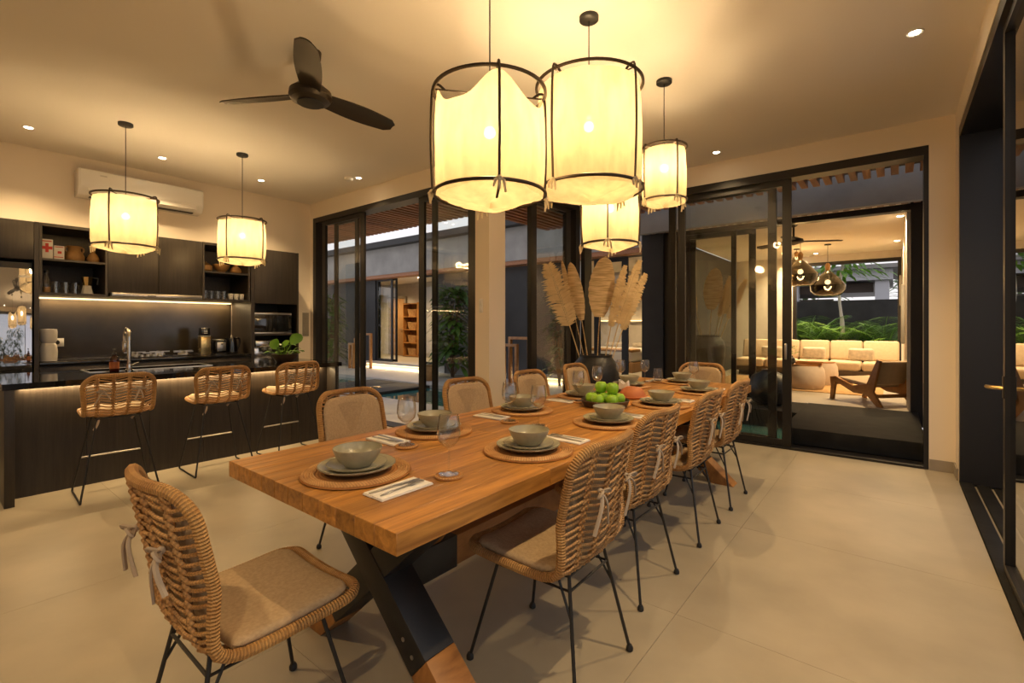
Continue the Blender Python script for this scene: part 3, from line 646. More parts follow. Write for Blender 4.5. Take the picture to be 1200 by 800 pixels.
for px, lab in ((0.90, 'first'), (0.975, 'second'), (1.05, 'third')):
    lath('drinking_glass', f'{lab} clear tumbler right of the oil bottle on the lower shelf', 'glass', [(0.022, 0), (0.030, 0.002), (0.034, 0.12), (0.032, 0.12), (0.027, 0.008), (0, 0.008)], 'clear_glass', XS, px, ZL, 'glassware on shelves')
mk = thing('moka_pot', 'pale two-tone moka coffee pot on the lower shelf', 'coffee pot', (XS, 1.145, ZL + 0.001))
MB().lathe([(0.05, 0), (0.052, 0.01), (0.036, 0.085), (0.038, 0.095)], 8).build('boiler', 'white_gloss', mk, ang=20)
MB().lathe([(0.034, 0.095), (0.052, 0.185), (0.0, 0.19)], 8).build('pot', 'brass', mk, ang=20)
MB().tube(cat([(0, 0.045, 0.18), (0, 0.085, 0.175), (0, 0.08, 0.11)], 4), 0.008, 6).build('handle', 'black_metal', mk)
lath('clay_bowl', 'small lidded ochre clay jar on the right upper shelf', 'jar', [(0.05, 0), (0.075, 0.03), (0.07, 0.085), (0.05, 0.10), (0.045, 0.10)], 'clay', XS, 2.265, ZU, 'clay pots on shelves', parts=[('lid', 'clay', MB().lathe([(0.05, 0.10), (0.03, 0.115), (0.012, 0.12), (0.014, 0.135), (0, 0.137)], 16))])
lath('clay_bowl', 'footed ochre clay bowl in the middle of the right upper shelf', 'bowl', [(0.045, 0), (0.04, 0.02), (0.08, 0.06), (0.10, 0.11), (0.092, 0.11), (0.06, 0.05), (0, 0.04)], 'clay', XS, 2.445, ZU, 'clay pots on shelves', parts=[('foot_ring', 'clay', MB().lathe([(0.05, 0), (0.05, 0.01), (0.04, 0.01)], 16))])
lath('clay_bottle', 'round ochre clay vase behind the island lantern on the right shelf', 'vase', [(0.04, 0), (0.065, 0.03), (0.062, 0.065), (0.04, 0.095), (0.022, 0.11), (0.022, 0.15), (0.03, 0.16), (0.02, 0.16)], 'clay', XS, 2.615, ZU, 'clay pots on shelves')
for q in range(4):
    lath('drinking_glass', ['first', 'second', 'third', 'fourth'][q] + ' short glass from the wall cabinet on the right lower shelf', 'glass', [(0.026, 0), (0.032, 0.002), (0.036, 0.10), (0.034, 0.10), (0.029, 0.008), (0, 0.008)], 'clear_glass', XS + 0.1, 2.225 + q * 0.072, ZL, 'glassware on shelves')
for q in range(3):
    c = lath('ceramic_cup', ['first', 'second', 'third', 'fourth'][q] + ' white cup after the glasses on the right lower shelf', 'cup', [(0.018, 0), (0.024, 0.003), (0.0305, 0.075), (0.0285, 0.075), (0.022, 0.008), (0, 0.008)], 'white_gloss', XS + 0.1, 2.516 + q * 0.0655, ZL, 'white cups on shelf', parts=[('handle', 'white_gloss', MB().tube(cat([(0.029, 0, 0.06), (0.055, 0, 0.055), (0.05, 0, 0.025), (0.026, 0, 0.02)], 3), 0.005, 6))])
WZ = 0.95
XW = -6.80
kc = thing('coffee_grinder', 'waisted white ceramic canister on the worktop by the tall cabinet', 'canister', (XW + 0.15, onx(53.5, 380, XW + 0.15).y + 0.02, WZ + 0.001))
MB().lathe([(0.05, 0), (0.066, 0.005), (0.070, 0.10), (0.064, 0.165), (0.052, 0.185)], 24).build('body', 'white_gloss', kc)
MB().lathe([(0.052, 0.187), (0.066, 0.215), (0.068, 0.30), (0.064, 0.325), (0, 0.33)], 24).build('lid', 'white_matte', kc)
so = thing('power_socket', 'white power socket on the dark splashback beside the canister', 'socket', (XK + 0.012, onx(66, 380, XK + 0.012).y, 1.13))
MB().box(0, 0.012, -0.06, 0.06, -0.045, 0.045).build('plate', 'white_gloss', so, bevel=0.003)
MB().tube([(0.0115, 0, 0), (0.013, 0, 0)], 0.026, 20).build('outlet', 'black_metal', so)
hob = thing('gas_hob', 'black glass gas hob with steel pan supports on the worktop', 'hob', (-6.80, onx(195, 380, -6.80).y - 0.04, WZ))
MB().box(-0.24, 0.24, -0.37, 0.37, 0.001, 0.012).build('glass_plate', 'black_gloss', hob, bevel=0.003)
for (a, b_) in ((-0.1, -0.24), (-0.1, 0.0), (-0.1, 0.24), (0.12, -0.12), (0.12, 0.18)):
    bn = MB().lathe([(0.055, 0.012), (0.055, 0.026), (0.035, 0.032), (0, 0.033)], 16, (a, b_, 0)).build('burner', 'steel', hob)
    MB().beam((a - 0.10, b_, 0.05), (a + 0.10, b_, 0.05), 0.012, 0.012).beam((a, b_ - 0.10, 0.05), (a, b_ + 0.10, 0.05), 0.012, 0.012).beam((a - 0.095, b_, 0.012), (a - 0.095, b_, 0.05), 0.012, 0.012).beam((a + 0.095, b_, 0.012), (a + 0.095, b_, 0.05), 0.012, 0.012).build('pan_support', 'steel', bn, smooth=False)
for q in range(5): MB().lathe([(0.018, 0.012), (0.016, 0.034), (0, 0.035)], 12, (0.20, -0.30 + q * 0.055, 0)).build('knob', 'steel', hob)
kb = thing('knife_block', 'brass-fronted knife block with a lettered top on the worktop', 'knife block', (-6.72, onx(236.5, 380, -6.72).y + 0.03, WZ + 0.001))
MB().box(-0.06, 0.05, -0.055, 0.055, 0, 0.22).build('block', 'brass', kb, bevel=0.006)
MB().box(-0.05, 0.04, -0.05, 0.05, 0.235, 0.33).build('cap', 'black_gloss', kb, bevel=0.005)
MB().box(-0.055, 0.045, -0.053, 0.053, 0.222, 0.235).build('collar', 'steel', kb, bevel=0.003)
MB().box(0.0405, 0.042, -0.02, 0.02, 0.262, 0.268).box(0.0405, 0.042, -0.02, 0.02, 0.28, 0.286).box(0.0405, 0.042, -0.02, 0.02, 0.298, 0.304).build('print', 'white_gloss', kb, smooth=False)
ts = thing('toaster', 'black and steel two-slot toaster between knife block and kettle', 'toaster', (-6.75, onx(259.0, 380, -6.75).y - 0.03, WZ + 0.001))
MB().box(-0.10, 0.10, -0.072, 0.072, 0.012, 0.185).build('body', 'black_gloss', ts, bevel=0.03, segs=4)
MB().box(0.099, 0.104, -0.05, 0.05, 0.04, 0.15).build('front_plate', 'steel', ts, bevel=0.002)
MB().box(-0.07, 0.07, -0.045, -0.015, 0.178, 0.187).box(-0.07, 0.07, 0.015, 0.045, 0.178, 0.187).build('slot', 'black_metal', ts, smooth=False)
MB().box(0.104, 0.125, -0.012, 0.012, 0.12, 0.135).build('lever', 'black_metal', ts, bevel=0.004)
MB().box(-0.09, 0.09, -0.065, 0.065, 0, 0.012).build('feet_base', 'black_metal', ts, smooth=False)
kt = thing('kettle', 'black electric kettle with loop handle at the worktop end', 'kettle', (-6.75, onx(272, 380, -6.75).y - 0.005, WZ + 0.001))
MB().lathe([(0.066, 0), (0.07, 0.012), (0.068, 0.02)], 24).build('base_plate', 'black_metal', kt)
MB().lathe([(0.068, 0.022), (0.065, 0.1), (0.054, 0.185), (0.052, 0.20), (0.0, 0.212)], 24).build('body', 'black_gloss', kt)
MB().tube(cat([(0, 0.05, 0.195), (0, 0.088, 0.19), (0, 0.094, 0.12), (0, 0.07, 0.05)], 5), 0.011, 8).build('handle', 'black_metal', kt)
MB().prism([(-0.05, 0.15), (-0.078, 0.195), (-0.045, 0.19)], -0.02, 0.02, lambda u, v, a: (a, u, v)).build('spout', 'black_gloss', kt)
MB().ball((0, 0, 0.218), 0.012, 10, 6).build('lid_knob', 'steel', kt)

# ------------------------------------------------------------------ island
IY0, IY1, IZ = 0.395, 3.05, 0.893
IXF, IXB, IB = -4.97, -6.04, -5.22
isl = thing('kitchen_island', 'black oak kitchen island panel base with end legs', 'kitchen island', (0, 0, 0))
MB().box(IXB + 0.02, IB, IY0 + 0.06, IY1 - 0.031, 0, IZ - 0.20).build('body', 'black_oak', isl, smooth=False)
npn = 6
for i in range(npn):
    a = IY0 + 0.06 + (IY1 - IY0 - 0.09) / npn * i; b_ = a + (IY1 - IY0 - 0.09) / npn
    MB().box(IB, IB + 0.016, a + 0.0012, b_ - 0.0012, 0.0, IZ - 0.047).build('front_panel', 'black_oak', isl, smooth=False)
MB().box(IXB, IXF - 0.005, IY0, IY0 + 0.055, 0, IZ - 0.047).build('end_panel', 'black_oak', isl, bevel=0.002)
MB().box(IXB, IXF - 0.06, IY1 - 0.03, IY1, 0, IZ - 0.047).build('end_panel', 'black_oak', isl, bevel=0.002)
top = thing('island_worktop', 'glossy black stone island worktop with undermount sink', 'worktop', (0, 0, 0))
sy0, sy1 = onz(105, 428, IZ).y, onz(243, 421, IZ).y
SX0, SX1 = -5.98, -5.63
sy0, sy1 = 0.98, 1.95
w = MB().box(IXB - 0.02, SX0, IY0 - 0.01, IY1 + 0.02, IZ - 0.045, IZ).box(SX1, IXF, IY0 - 0.01, IY1 + 0.02, IZ - 0.045, IZ).box(SX0, SX1, IY0 - 0.01, sy0, IZ - 0.045, IZ).box(SX0, SX1, sy1, IY1 + 0.02, IZ - 0.045, IZ)
w.build('stone_top', 'black_stone', top, smooth=False)
MB().box(SX0 - 0.005, SX1 + 0.005, sy0 - 0.005, sy1 + 0.005, IZ - 0.17, IZ - 0.16).box(SX0 - 0.005, SX0, sy0, sy1, IZ - 0.16, IZ - 0.03).box(SX1, SX1 + 0.005, sy0, sy1, IZ - 0.16, IZ - 0.03).box(SX0, SX1, sy0 - 0.005, sy0, IZ - 0.16, IZ - 0.03).box(SX0, SX1, sy1, sy1 + 0.005, IZ - 0.16, IZ - 0.03).box(SX0 - 0.012, SX1 + 0.012, sy0 - 0.012, sy0, IZ, IZ + 0.006).box(SX0 - 0.012, SX1 + 0.012, sy1, sy1 + 0.012, IZ, IZ + 0.006).box(SX0 - 0.02, SX0, sy0, sy1, IZ, IZ + 0.006).box(SX1, SX1 + 0.02, sy0, sy1, IZ, IZ + 0.006).build('sink_bowl', 'steel', top, smooth=False)
MB().lathe([(0.0, IZ - 0.158), (0.04, IZ - 0.158), (0.045, IZ - 0.16)], 20, ((SX0 + SX1) / 2, 1.3, 0)).build('sink_drain', 'chrome', top)
st = thing('led_strip', 'warm light strip under the island overhang above the stools', 'light strip', (0, 0, 0))
MB().box(IB + 0.03, IB + 0.05, IY0 + 0.10, IY1 - 0.05, IZ - 0.058, IZ - 0.049).build('diffuser', 'strip_glow', st, smooth=False)
MB().box(IB + 0.022, IB + 0.058, IY0 + 0.10, IY1 - 0.05, IZ - 0.049, IZ - 0.0455).build('channel', 'steel', st, smooth=False)
light('strip_light', 'AREA', (IB + 0.035, (IY0 + IY1) / 2, IZ - 0.062), 11, parent=st, size=(0.03, IY1 - IY0 - 0.2), rot=(0, 0, 0))
# faucet, soap, plant
fpos = (-5.555, onx(151.5, 380, -5.55).y, IZ + 0.001)
fc = thing('kitchen_faucet', 'brushed chrome tall gooseneck tap on the island', 'faucet', fpos)
MB().lathe([(0.03, 0), (0.03, 0.012), (0.022, 0.016), (0.022, 0.06), (0.02, 0.065)], 20).build('base', 'chrome', fc)
MB().tube([(0, 0, 0.05), (0, 0, 0.31)] + [(-0.075 + 0.075 * math.cos(a * PI / 10), 0, 0.31 + 0.075 * math.sin(a * PI / 10)) for a in range(1, 11)] + [(-0.15, 0, 0.27)], 0.016, 12).build('spout', 'chrome', fc)
MB().lathe([(0.017, 0.17), (0.021, 0.18), (0.021, 0.268), (0.017, 0.275)], 16, (-0.15, 0, 0)).build('spray_head', 'chrome', fc)
MB().tube([(0, 0.02, 0.05), (0, 0.075, 0.075)], 0.007, 8).build('lever', 'chrome', fc)
sb = thing('soap_bottle', 'brown glass soap bottle with black pump beside the tap', 'bottle', (-5.54, onx(134, 380, -5.54).y, IZ))
MB().lathe([(0.033, 0), (0.036, 0.006), (0.036, 0.115), (0.028, 0.135), (0.014, 0.145), (0.014, 0.155)], 20).build('body', 'amber_glass', sb)
MB().lathe([(0.0, 0.004), (0.033, 0.006), (0.033, 0.085), (0, 0.086)], 16).build('liquid', 'terracotta', sb)
MB().lathe([(0.017, 0.155), (0.017, 0.17), (0.005, 0.172), (0.005, 0.20), (0.012, 0.202), (0.012, 0.21), (0, 0.211)], 14).tube([(0, 0, 0.206), (0.045, 0, 0.202)], 0.005, 6).build('pump', 'black_metal', sb)
MB().lathe([(0.0366, 0.03), (0.0368, 0.03), (0.0368, 0.09), (0.0366, 0.09)], 20).build('paper_label', 'terracotta', sb)
def leafblade(p, d, ln, w, droop=0.3, fold=0.15, n=6, up=Vector((0, 0, 1))):
    """one pointed leaf as a curved strip; returns points grid"""
    d = Vector(d).normalized(); sd = d.cross(up)
    if sd.length < 1e-3: sd = Vector((1, 0, 0))
    sd.normalize(); nr = sd.cross(d).normalized(); p = Vector(p); rows = []
    for i in range(n + 1):
        t = i / n; c = p + d * (ln * t) - Vector((0, 0, 1)) * (droop * ln * t * t)
        ww = w * math.sin(PI * min(1, (t * 0.93 + 0.03))) ** 0.75 if t < 1 else 0.001
        rows.append([c - sd * ww + nr * (fold * ww), c, c + sd * ww + nr * (fold * ww)])
    return rows
def addleaf(b, rows):
    vs = [q for r in rows for q in r]; fs = []
    for i in range(len(rows) - 1):
        for k in range(2): fs.append((i * 3 + k, i * 3 + k + 1, (i + 1) * 3 + k + 1, (i + 1) * 3 + k))
    b.add(vs, fs)
pp = onx(334, 380, -5.35)
pl = thing('potted_plant', 'leafy green houseplant in a dark clay bowl on the island', 'plant', (-5.35, pp.y, IZ + 0.001))
MB().lathe([(0.07, 0), (0.085, 0.005), (0.135, 0.075), (0.145, 0.10), (0.135, 0.10), (0.12, 0.07), (0, 0.065)], 28).build('pot', 'urn_black' if False else 'bowl_wood', pl)
MB().lathe([(0.128, 0.078), (0.06, 0.088), (0, 0.09)], 20).build('soil', 'soil', pl)
rnd = random.Random(3)
for q in range(26):
    a = rnd.uniform(0, 2 * PI); el = rnd.uniform(0.2, 1.3); ln = rnd.uniform(0.05, 0.10)
    base = Vector((0.05 * math.cos(a), 0.05 * math.sin(a), 0.09)); stemv = Vector((math.cos(a) * math.cos(el), math.sin(a) * math.cos(el), math.sin(el)))
    sl = rnd.uniform(0.04, 0.13); tip = base + stemv * sl
    b = MB(); addleaf(b, leafblade(tip, (math.cos(a), math.sin(a), 0.35), ln, ln * 0.34, 0.5)); b.tube([base, tip], 0.003, 5)
    b.build('leaf', 'green_leaf' if q % 3 else 'bright_leaf', pl, recalc=False)
for (a, el, sl, ln) in ((PI / 2 + 0.3, 0.95, 0.14, 0.20), (-PI / 2 + 0.2, 0.75, 0.12, 0.19), (-PI / 2 + 1.0, 1.1, 0.10, 0.15)):
    st_ = Vector((math.cos(a) * math.cos(el), math.sin(a) * math.cos(el), math.sin(el))); base = Vector((0, 0, 0.09)); tip = base + st_ * sl
    b = MB(); addleaf(b, leafblade(tip, st_ + Vector((0.3, 0, 0)), ln, ln * 0.33, 0.25, up=Vector((1, 0, 0.2)))); b.tube([base, tip], 0.004, 5)
    b.build('leaf', 'bright_leaf', pl, recalc=False)

# ------------------------------------------------------------------ rattan shell seating
def shell(prof, wf, length=None):
    P = cat([(x, 0, z) for x, z in prof], 10); L = [0]
    for i in range(1, len(P)): L.append(L[-1] + (P[i] - P[i - 1]).length)
    tot = L[-1]
    def at(a):
        a = max(0.0, min(tot, a)); i = 0
        while i < len(L) - 2 and L[i + 1] < a: i += 1
        t = (a - L[i]) / (L[i + 1] - L[i]); return P[i].lerp(P[i + 1], t)
    zs = prof[1][1]
    def S(a, b):
        p = at(a); w = wf(a / tot); v = b / w; k = max(0.0, min(1.0, (p.z - zs) / 0.2))
        return Vector((p.x + 0.055 * v * v * k, b, p.z + 0.018 * v * v * (1 - k)))
    def Nn(a, b):
        e = 0.004; da = S(min(a + e, tot), b) - S(max(a - e, 0), b); db = S(a, b + e) - S(a, b - e); n = db.cross(da); n.normalize(); return n   # towards the sitter
    return S, Nn, tot
def rrect(a0, a1, wf, tot, rad0, rad1, inset=0.0, k=7):
    """rounded outline in (a, b) ordered around"""
    out = []
    for (sa, sb, rad) in ((1, 1, rad1), (1, -1, rad1), (0, -1, rad0), (0, 1, rad0)):
        ac = (a1 - rad - inset) if sa else (a0 + rad + inset)
        for i in range(k + 1):
            t = i / k
            if sa and sb > 0: an = t * PI / 2; da, db = math.sin(an), math.cos(an); da, db = 1 - (1 - math.sin(an)), math.cos(an)
            if (sa, sb) == (1, 1): da, db = math.sin(t * PI / 2), math.cos(t * PI / 2)
            elif (sa, sb) == (1, -1): da, db = math.cos(t * PI / 2), -math.sin(t * PI / 2)
            elif (sa, sb) == (0, -1): da, db = -math.sin(t * PI / 2), -math.cos(t * PI / 2)
            else: da, db = -math.cos(t * PI / 2), math.sin(t * PI / 2)
            a = ac + da * rad; w = wf(max(0, min(1, a / tot))) - inset
            out.append((a, sb * (w - rad) + db * rad))
    res = []
    for i in range(len(out)):      # subdivide long runs
        p, q = out[i], out[(i + 1) % len(out)]; d = math.hypot(q[0] - p[0], q[1] - p[1]); n = max(1, int(d / 0.035))
        for j in range(n):
            t = j / n; a = p[0] + (q[0] - p[0]) * t; b = p[1] + (q[1] - p[1]) * t
            if abs(q[1] - p[1]) < d * 0.5 and n > 1: b = math.copysign(wf(max(0, min(1, a / tot))) - inset, b)
            res.append((a, b))
    return res
def rattan_seat(t, prof, wf, abend, rowgap, seed, nrib=4):
    S, Nn, tot = shell(prof, wf); rnd = random.Random(seed)
    rim = rrect(0, tot, wf, tot, 0.075, 0.095)
    MB().tube([S(a, b) for a, b in rim], 0.0165, 8, closed=True).build('rattan_rim', 'rattan_rim', t)
    ribs = [(-1 + 2 * (k + 0.5) / nrib) * 0.86 for k in range(nrib)]
    wv = MB(); rb = MB()
    def bmax(a):
        w = wf(a / tot) - 0.008; e = tot - a
        if e < 0.095: w = w - 0.095 + math.sqrt(max(0, 0.095 ** 2 - (0.095 - e) ** 2))
        return w
    def pt(a, b, off): return S(a, b) + Nn(a, b) * (-off)
    a = abend; row = 0
    while a < tot - 0.012:
        w = bmax(a); xs = [-w] + [r * wf(a / tot) for r in ribs if abs(r * wf(a / tot)) < w - 0.01] + [w]
        for k in range(len(xs) - 1):
            sl = (0.011 if k % 2 else -0.011); o = 0.003 + 0.0035 * ((row + k) % 2)
            x0, x1 = xs[k], xs[k + 1]; xm = (x0 + x1) / 2; j = rnd.uniform(-0.0022, 0.0022)
            a0_, a1_ = min(tot, a - sl + j), min(tot, a + sl + j)
            wv.tube([pt(a0_, max(-w, x0 - 0.006), o), pt(min(tot, a + j), xm, o + 0.004), pt(a1_, min(w, x1 + 0.006), o)], 0.0052, 5)
        for r in ribs:
            bb = r * wf(a / tot)
            if abs(bb) < w - 0.01:
                rb.tube([pt(a - 0.004, bb - 0.013, 0.008), pt(min(tot, a + 0.014), bb, 0.013), pt(a - 0.004, bb + 0.013, 0.008)], 0.0052, 5)
        a += rowgap; row += 1
    for r in ribs:
        pts = [pt(abend * 0.25 + (tot - abend * 0.25 - 0.01) * i / 16, r * wf((abend * 0.25 + (tot - abend * 0.25 - 0.01) * i / 16) / tot), 0.004) for i in range(17)]
        rb.tube(pts, 0.0075, 6)
    a = 0.03
    while a < abend - 0.01:
        w = wf(a / tot) - 0.01
        if a < 0.075: w -= 0.03
        wv.tube([pt(a, -w, 0.004), pt(a, 0, 0.009), pt(a, w, 0.004)], 0.005, 5); a += 0.026
    q = wv.build('woven_canes', 'rattan_cane', t); q['kind'] = 'stuff'
    q = rb.build('plaited_ribs', 'rattan_cane', t); q['kind'] = 'stuff'
    return S, Nn, tot
def pad(t, name, S, Nn, tot, wf, a0, a1, r0, r1, thick, mat='cushion', inset=0.012):
    rings = []; ac = (a0 + a1) / 2
    base = rrect(a0, a1, wf, tot, r0, r1, inset)
    for sc, hh in ((0.96, 0.002), (1.0, thick * 0.45), (0.985, thick * 0.8), (0.93, thick), (0.75, thick * 1.12), (0.45, thick * 1.2), (0.12, thick * 1.22)):
        ring = []
        for a, b in base:
            a_ = ac + (a - ac) * sc; b_ = b * sc; ring.append(S(a_, b_) + Nn(a_, b_) * (hh + 0.004))
        rings.append(ring)
    return MB().loft(rings).build(name, mat, t, ang=60)
def ties(t, S, Nn, tot, wf, a, bs, ln=0.16, seed=1):
    rnd = random.Random(seed)
    for b in bs:
        p = S(a, b) - Nn(a, b) * 0.016; n = -Nn(a, b); tb = MB().ball(p + n * 0.006, 0.011, 8, 6)
        for s in (-1, 1):
            tb.tube(cat([p + n * 0.006, p + n * 0.03 + Vector((0, s * 0.022, 0.014)), p + n * 0.022 + Vector((0, s * 0.042, -0.004)), p + n * 0.008], 4), 0.004, 5, flat=1.6)
            e = rnd.uniform(0.5, 1.0) * ln; dy = s * rnd.uniform(0.02, 0.07)
            tb.tube(cat([p + n * 0.008, p + n * 0.026 + Vector((0, dy * 0.4, -e * 0.3)), p + n * 0.014 + Vector((0, dy, -e))], 4), 0.004, 5, flat=1.8)
        tb.build('cushion_tie', 'string', t)
CP = [(0.245, 0.452), (0.20, 0.440), (0.08, 0.432), (-0.07, 0.428), (-0.145, 0.436), (-0.195, 0.470), (-0.222, 0.548), (-0.248, 0.672), (-0.272, 0.79), (-0.294, 0.902)]
cw = lambda s: 0.236 - 0.012 * max(0, s - 0.45) / 0.55
def make_chair(label, seed=1):
    t = thing('dining_chair', label, 'chair', (0, 0, 0), 0, 'rattan dining chairs')
    S, Nn, tot = rattan_seat(t, CP, cw, 0.385, 0.0245, seed)
    pad(t, 'seat_cushion', S, Nn, tot, cw, 0.012, 0.405, 0.06, 0.03, 0.030)
    pad(t, 'back_cushion', S, Nn, tot, cw, 0.425, tot - 0.016, 0.03, 0.085, 0.026, inset=0.016)
    ties(t, S, Nn, tot, cw, tot - 0.16, (-0.11, 0.10))
    for sx in (1, -1):
        for sy_ in (1, -1):
            top = (0.155 * sx - 0.01, 0.135 * sy_, 0.425); ft = (0.24 * sx, 0.215 * sy_, 0.012)
            lg = MB().tube([top, ft], 0.0068, 8).build('leg', 'black_metal', t)
            MB().lathe([(0.010, 0), (0.0145, 0.004), (0.0145, 0.015), (0.009, 0.026), (0.006, 0.027)], 12, (ft[0], ft[1], 0)).build('foot_cap', 'black_metal', lg)
    k = 0.14
    z = 0.405 - 0.0; fx_, fy_ = 0.155 + 0.085 * 0.11 - 0.01, 0.135 + 0.08 * 0.11
    for sy_ in (1, -1):
        MB().tube([(-0.174, 0.1447 * sy_, 0.375), (0.1565, 0.1447 * sy_, 0.375)], 0.005, 6).build('stretcher', 'black_metal', t)
        MB().tube([(-0.115, 0.137 * sy_, 0.421), (-0.191, 0.163 * sy_, 0.285)], 0.005, 6).build('brace', 'black_metal', t)
    MB().tube([(0.1565, -0.1447, 0.375), (0.1565, 0.1447, 0.375)], 0.005, 6).build('stretcher', 'black_metal', t)
    MB().tube([(-0.174, -0.1447, 0.375), (-0.174, 0.1447, 0.375)], 0.005, 6).build('stretcher', 'black_metal', t)
    MB().tube([(-0.165, -0.135, 0.421), (-0.165, 0.135, 0.421), (0.145, 0.135, 0.421), (0.145, -0.135, 0.421)], 0.006, 6, closed=True).build('seat_frame', 'black_metal', t)
    return t
TX, TZ = -1.55, 0.775
SIDE_Y = [1.66, 2.40, 3.16, 3.95]
ORD = [w_ + ' from the living-room doors' for w_ in ('fourth', 'third', 'second', 'first')]
c0 = make_chair('rattan dining chair tucked at the table end away from the living room')
c0.location = (-1.585, 0.665, 0); c0.rotation_euler = (0, 0, PI / 2)
for k, (x, y, rz) in enumerate(((-1.075, 1.59, PI + 0.02), (-1.15, 2.317, PI - 0.03), (-1.15, 3.12, PI + 0.02), (-1.15, 3.84, PI))):
    dup(c0, (x, y, 0), rz, 'rattan dining chair, glazed-wall side of the table, ' + ORD[k])
for k, (x, y, rz) in enumerate(((-2.43, 1.72, 0.06), (-2.30, 2.60, -0.04), (-2.30, 3.42, 0.0), (-2.36, 4.30, 0.03))):
    dup(c0, (x, y, 0), rz, 'rattan dining chair, kitchen side of the table, ' + ORD[k])
dup(c0, (-1.60, 4.98, 0), -PI / 2, 'rattan dining chair at the living-room end of the table')
# bar stools
SP = [(0.20, 0.645), (0.16, 0.632), (0.06, 0.622), (-0.05, 0.618), (-0.11, 0.626), (-0.155, 0.660), (-0.180, 0.735), (-0.200, 0.82), (-0.222, 0.935)]
sw = lambda s: 0.205 + 0.018 * max(0, s - 0.45) / 0.55
def make_stool(label):
    t = thing('bar_stool', label, 'stool', (0, 0, 0), 0, 'rattan bar stools')
    S, Nn, tot = rattan_seat(t, SP, sw, 0.30, 0.0225, 5)
    pad(t, 'seat_cushion', S, Nn, tot, sw, 0.01, 0.32, 0.06, 0.03, 0.042, 'linen_cushion', inset=0.014)
    ties(t, S, Nn, tot, sw, tot - 0.11, (-0.10, 0.10), 0.12, 4)
    for sy_ in (1, -1):
        MB().tube([(0.13, 0.13 * sy_, 0.61)] + cat([(0.215, 0.235 * sy_, 0.04), (0.215, 0.238 * sy_, 0.012), (0.19, 0.238 * sy_, 0.008)], 4) + cat([(-0.19, 0.238 * sy_, 0.008), (-0.215, 0.238 * sy_, 0.012), (-0.212, 0.235 * sy_, 0.04)], 4) + [(-0.105, 0.13 * sy_, 0.61)], 0.0068, 8).build('sled_leg', 'black_metal', t)
    MB().tube([(0.182, -0.193, 0.27), (0.182, 0.193, 0.27)], 0.0068, 8).build('footrest', 'steel', t)
    MB().tube([(-0.115, -0.135, 0.605), (-0.115, 0.135, 0.605), (0.135, 0.135, 0.605), (0.135, -0.135, 0.605)], 0.007, 6, closed=True).build('seat_frame', 'black_metal', t)
    tt = MB()
    for (x, y, e) in ((0.10, -0.14, 0.06), (-0.10, 0.12, 0.09)): tt.tube(cat([(x, y, 0.61), (x - 0.02, y + 0.01, 0.61 - e * 0.5), (x - 0.015, y + 0.03, 0.61 - e)], 4), 0.006, 5, flat=1.6)
    tt.build('cushion_tie', 'string', t)
    return t
weave('linen_cushion', (0.62, 0.50, 0.33), (0.50, 0.38, 0.24), 160.0)
s0 = make_stool('rattan bar stool at the island by the end leg with the light bar')
s0.location = (-4.84, 1.0, 0); s0.rotation_euler = (0, 0, PI - 0.05)
dup(s0, (-4.89, 1.745, 0), PI - 0.02, 'rattan bar stool in the middle of the three at the island')
dup(s0, (-4.89, 2.43, 0), PI + 0.03, 'rattan bar stool at the island under the potted plant')

# ------------------------------------------------------------------ dining table
TX0, TX1, TY0, TY1, TT = -2.085, -1.015, 0.785, 4.735, 0.062
tb = thing('dining_table', 'long teak plank dining table on black-hubbed crossed trestles', 'table', (TX, (TY0 + TY1) / 2, 0))
ty = (TY0 + TY1) / 2; NP = 11; pw = (TX1 - TX0) / NP
for i in range(NP):
    cuts = [TY0 - ty]
    rr = random.Random(i * 3 + 1); c = TY0 - ty + rr.uniform(0.7, 2.0)
    while c < TY1 - ty - 0.5: cuts.append(c); c += rr.uniform(0.9, 1.9)
    cuts.append(TY1 - ty)
    for k in range(len(cuts) - 1):
        e = rr.uniform(0, 0.0012)
        b = MB().box(-pw / 2 + 0.0006, pw / 2 - 0.0006, -(cuts[k + 1] - cuts[k]) / 2 + 0.0006, (cuts[k + 1] - cuts[k]) / 2 - 0.0006, -TT / 2, TT / 2)
        b.build('plank', 'teak', tb, bevel=0.0018, segs=1, loc=(TX0 - TX + pw * (i + 0.5), (cuts[k] + cuts[k + 1]) / 2, TZ - TT / 2 - e))
HZ = 0.335
for yt in (1.14 - ty, 4.22 - ty):
    for s in (1, -1):
        ptop = Vector((-0.36 * s, yt, TZ - TT)); pbot = Vector((0.44 * s, yt, 0.0)); d = (pbot - ptop)
        pm = ptop + d * 0.80
        arm = MB().beam(ptop + d * 0.0, pm, 0.115, 0.135 if s > 0 else 0.129, (0, 1, 0)).build('trestle_arm', 'black_metal', tb, bevel=0.004)
        n = Vector((d.z, 0, -d.x)).normalized(); hw = 0.058
        # wooden foot, cut level with the floor
        a_, b_ = pm + n * hw, pm - n * hw; dd = d.normalized()
        fa, fb = a_ + dd * (-a_.z / dd.z), b_ + dd * (-b_.z / dd.z)
        q = [(a_.x, a_.z), (b_.x, b_.z), (fb.x, 0.0), (fa.x, 0.0)]
        MB().prism(q, yt - 0.066, yt + 0.066, lambda u, v, a: (u, a, v)).build('wooden_foot', 'teak_beam', arm, bevel=0.004)
        for e in (0.70, 0.76):
            pb = ptop + d * e; MB().tube([(pb.x, yt - 0.070, pb.z), (pb.x, yt - 0.066, pb.z)], 0.008, 10).tube([(pb.x, yt + 0.066, pb.z), (pb.x, yt + 0.070, pb.z)], 0.008, 10).build('bolt', 'steel', arm)
    MB().box(-0.43, 0.43, yt - 0.05, yt + 0.05, TZ - TT - 0.012, TZ - TT).build('top_plate', 'black_metal', tb, smooth=False)
za = HZ
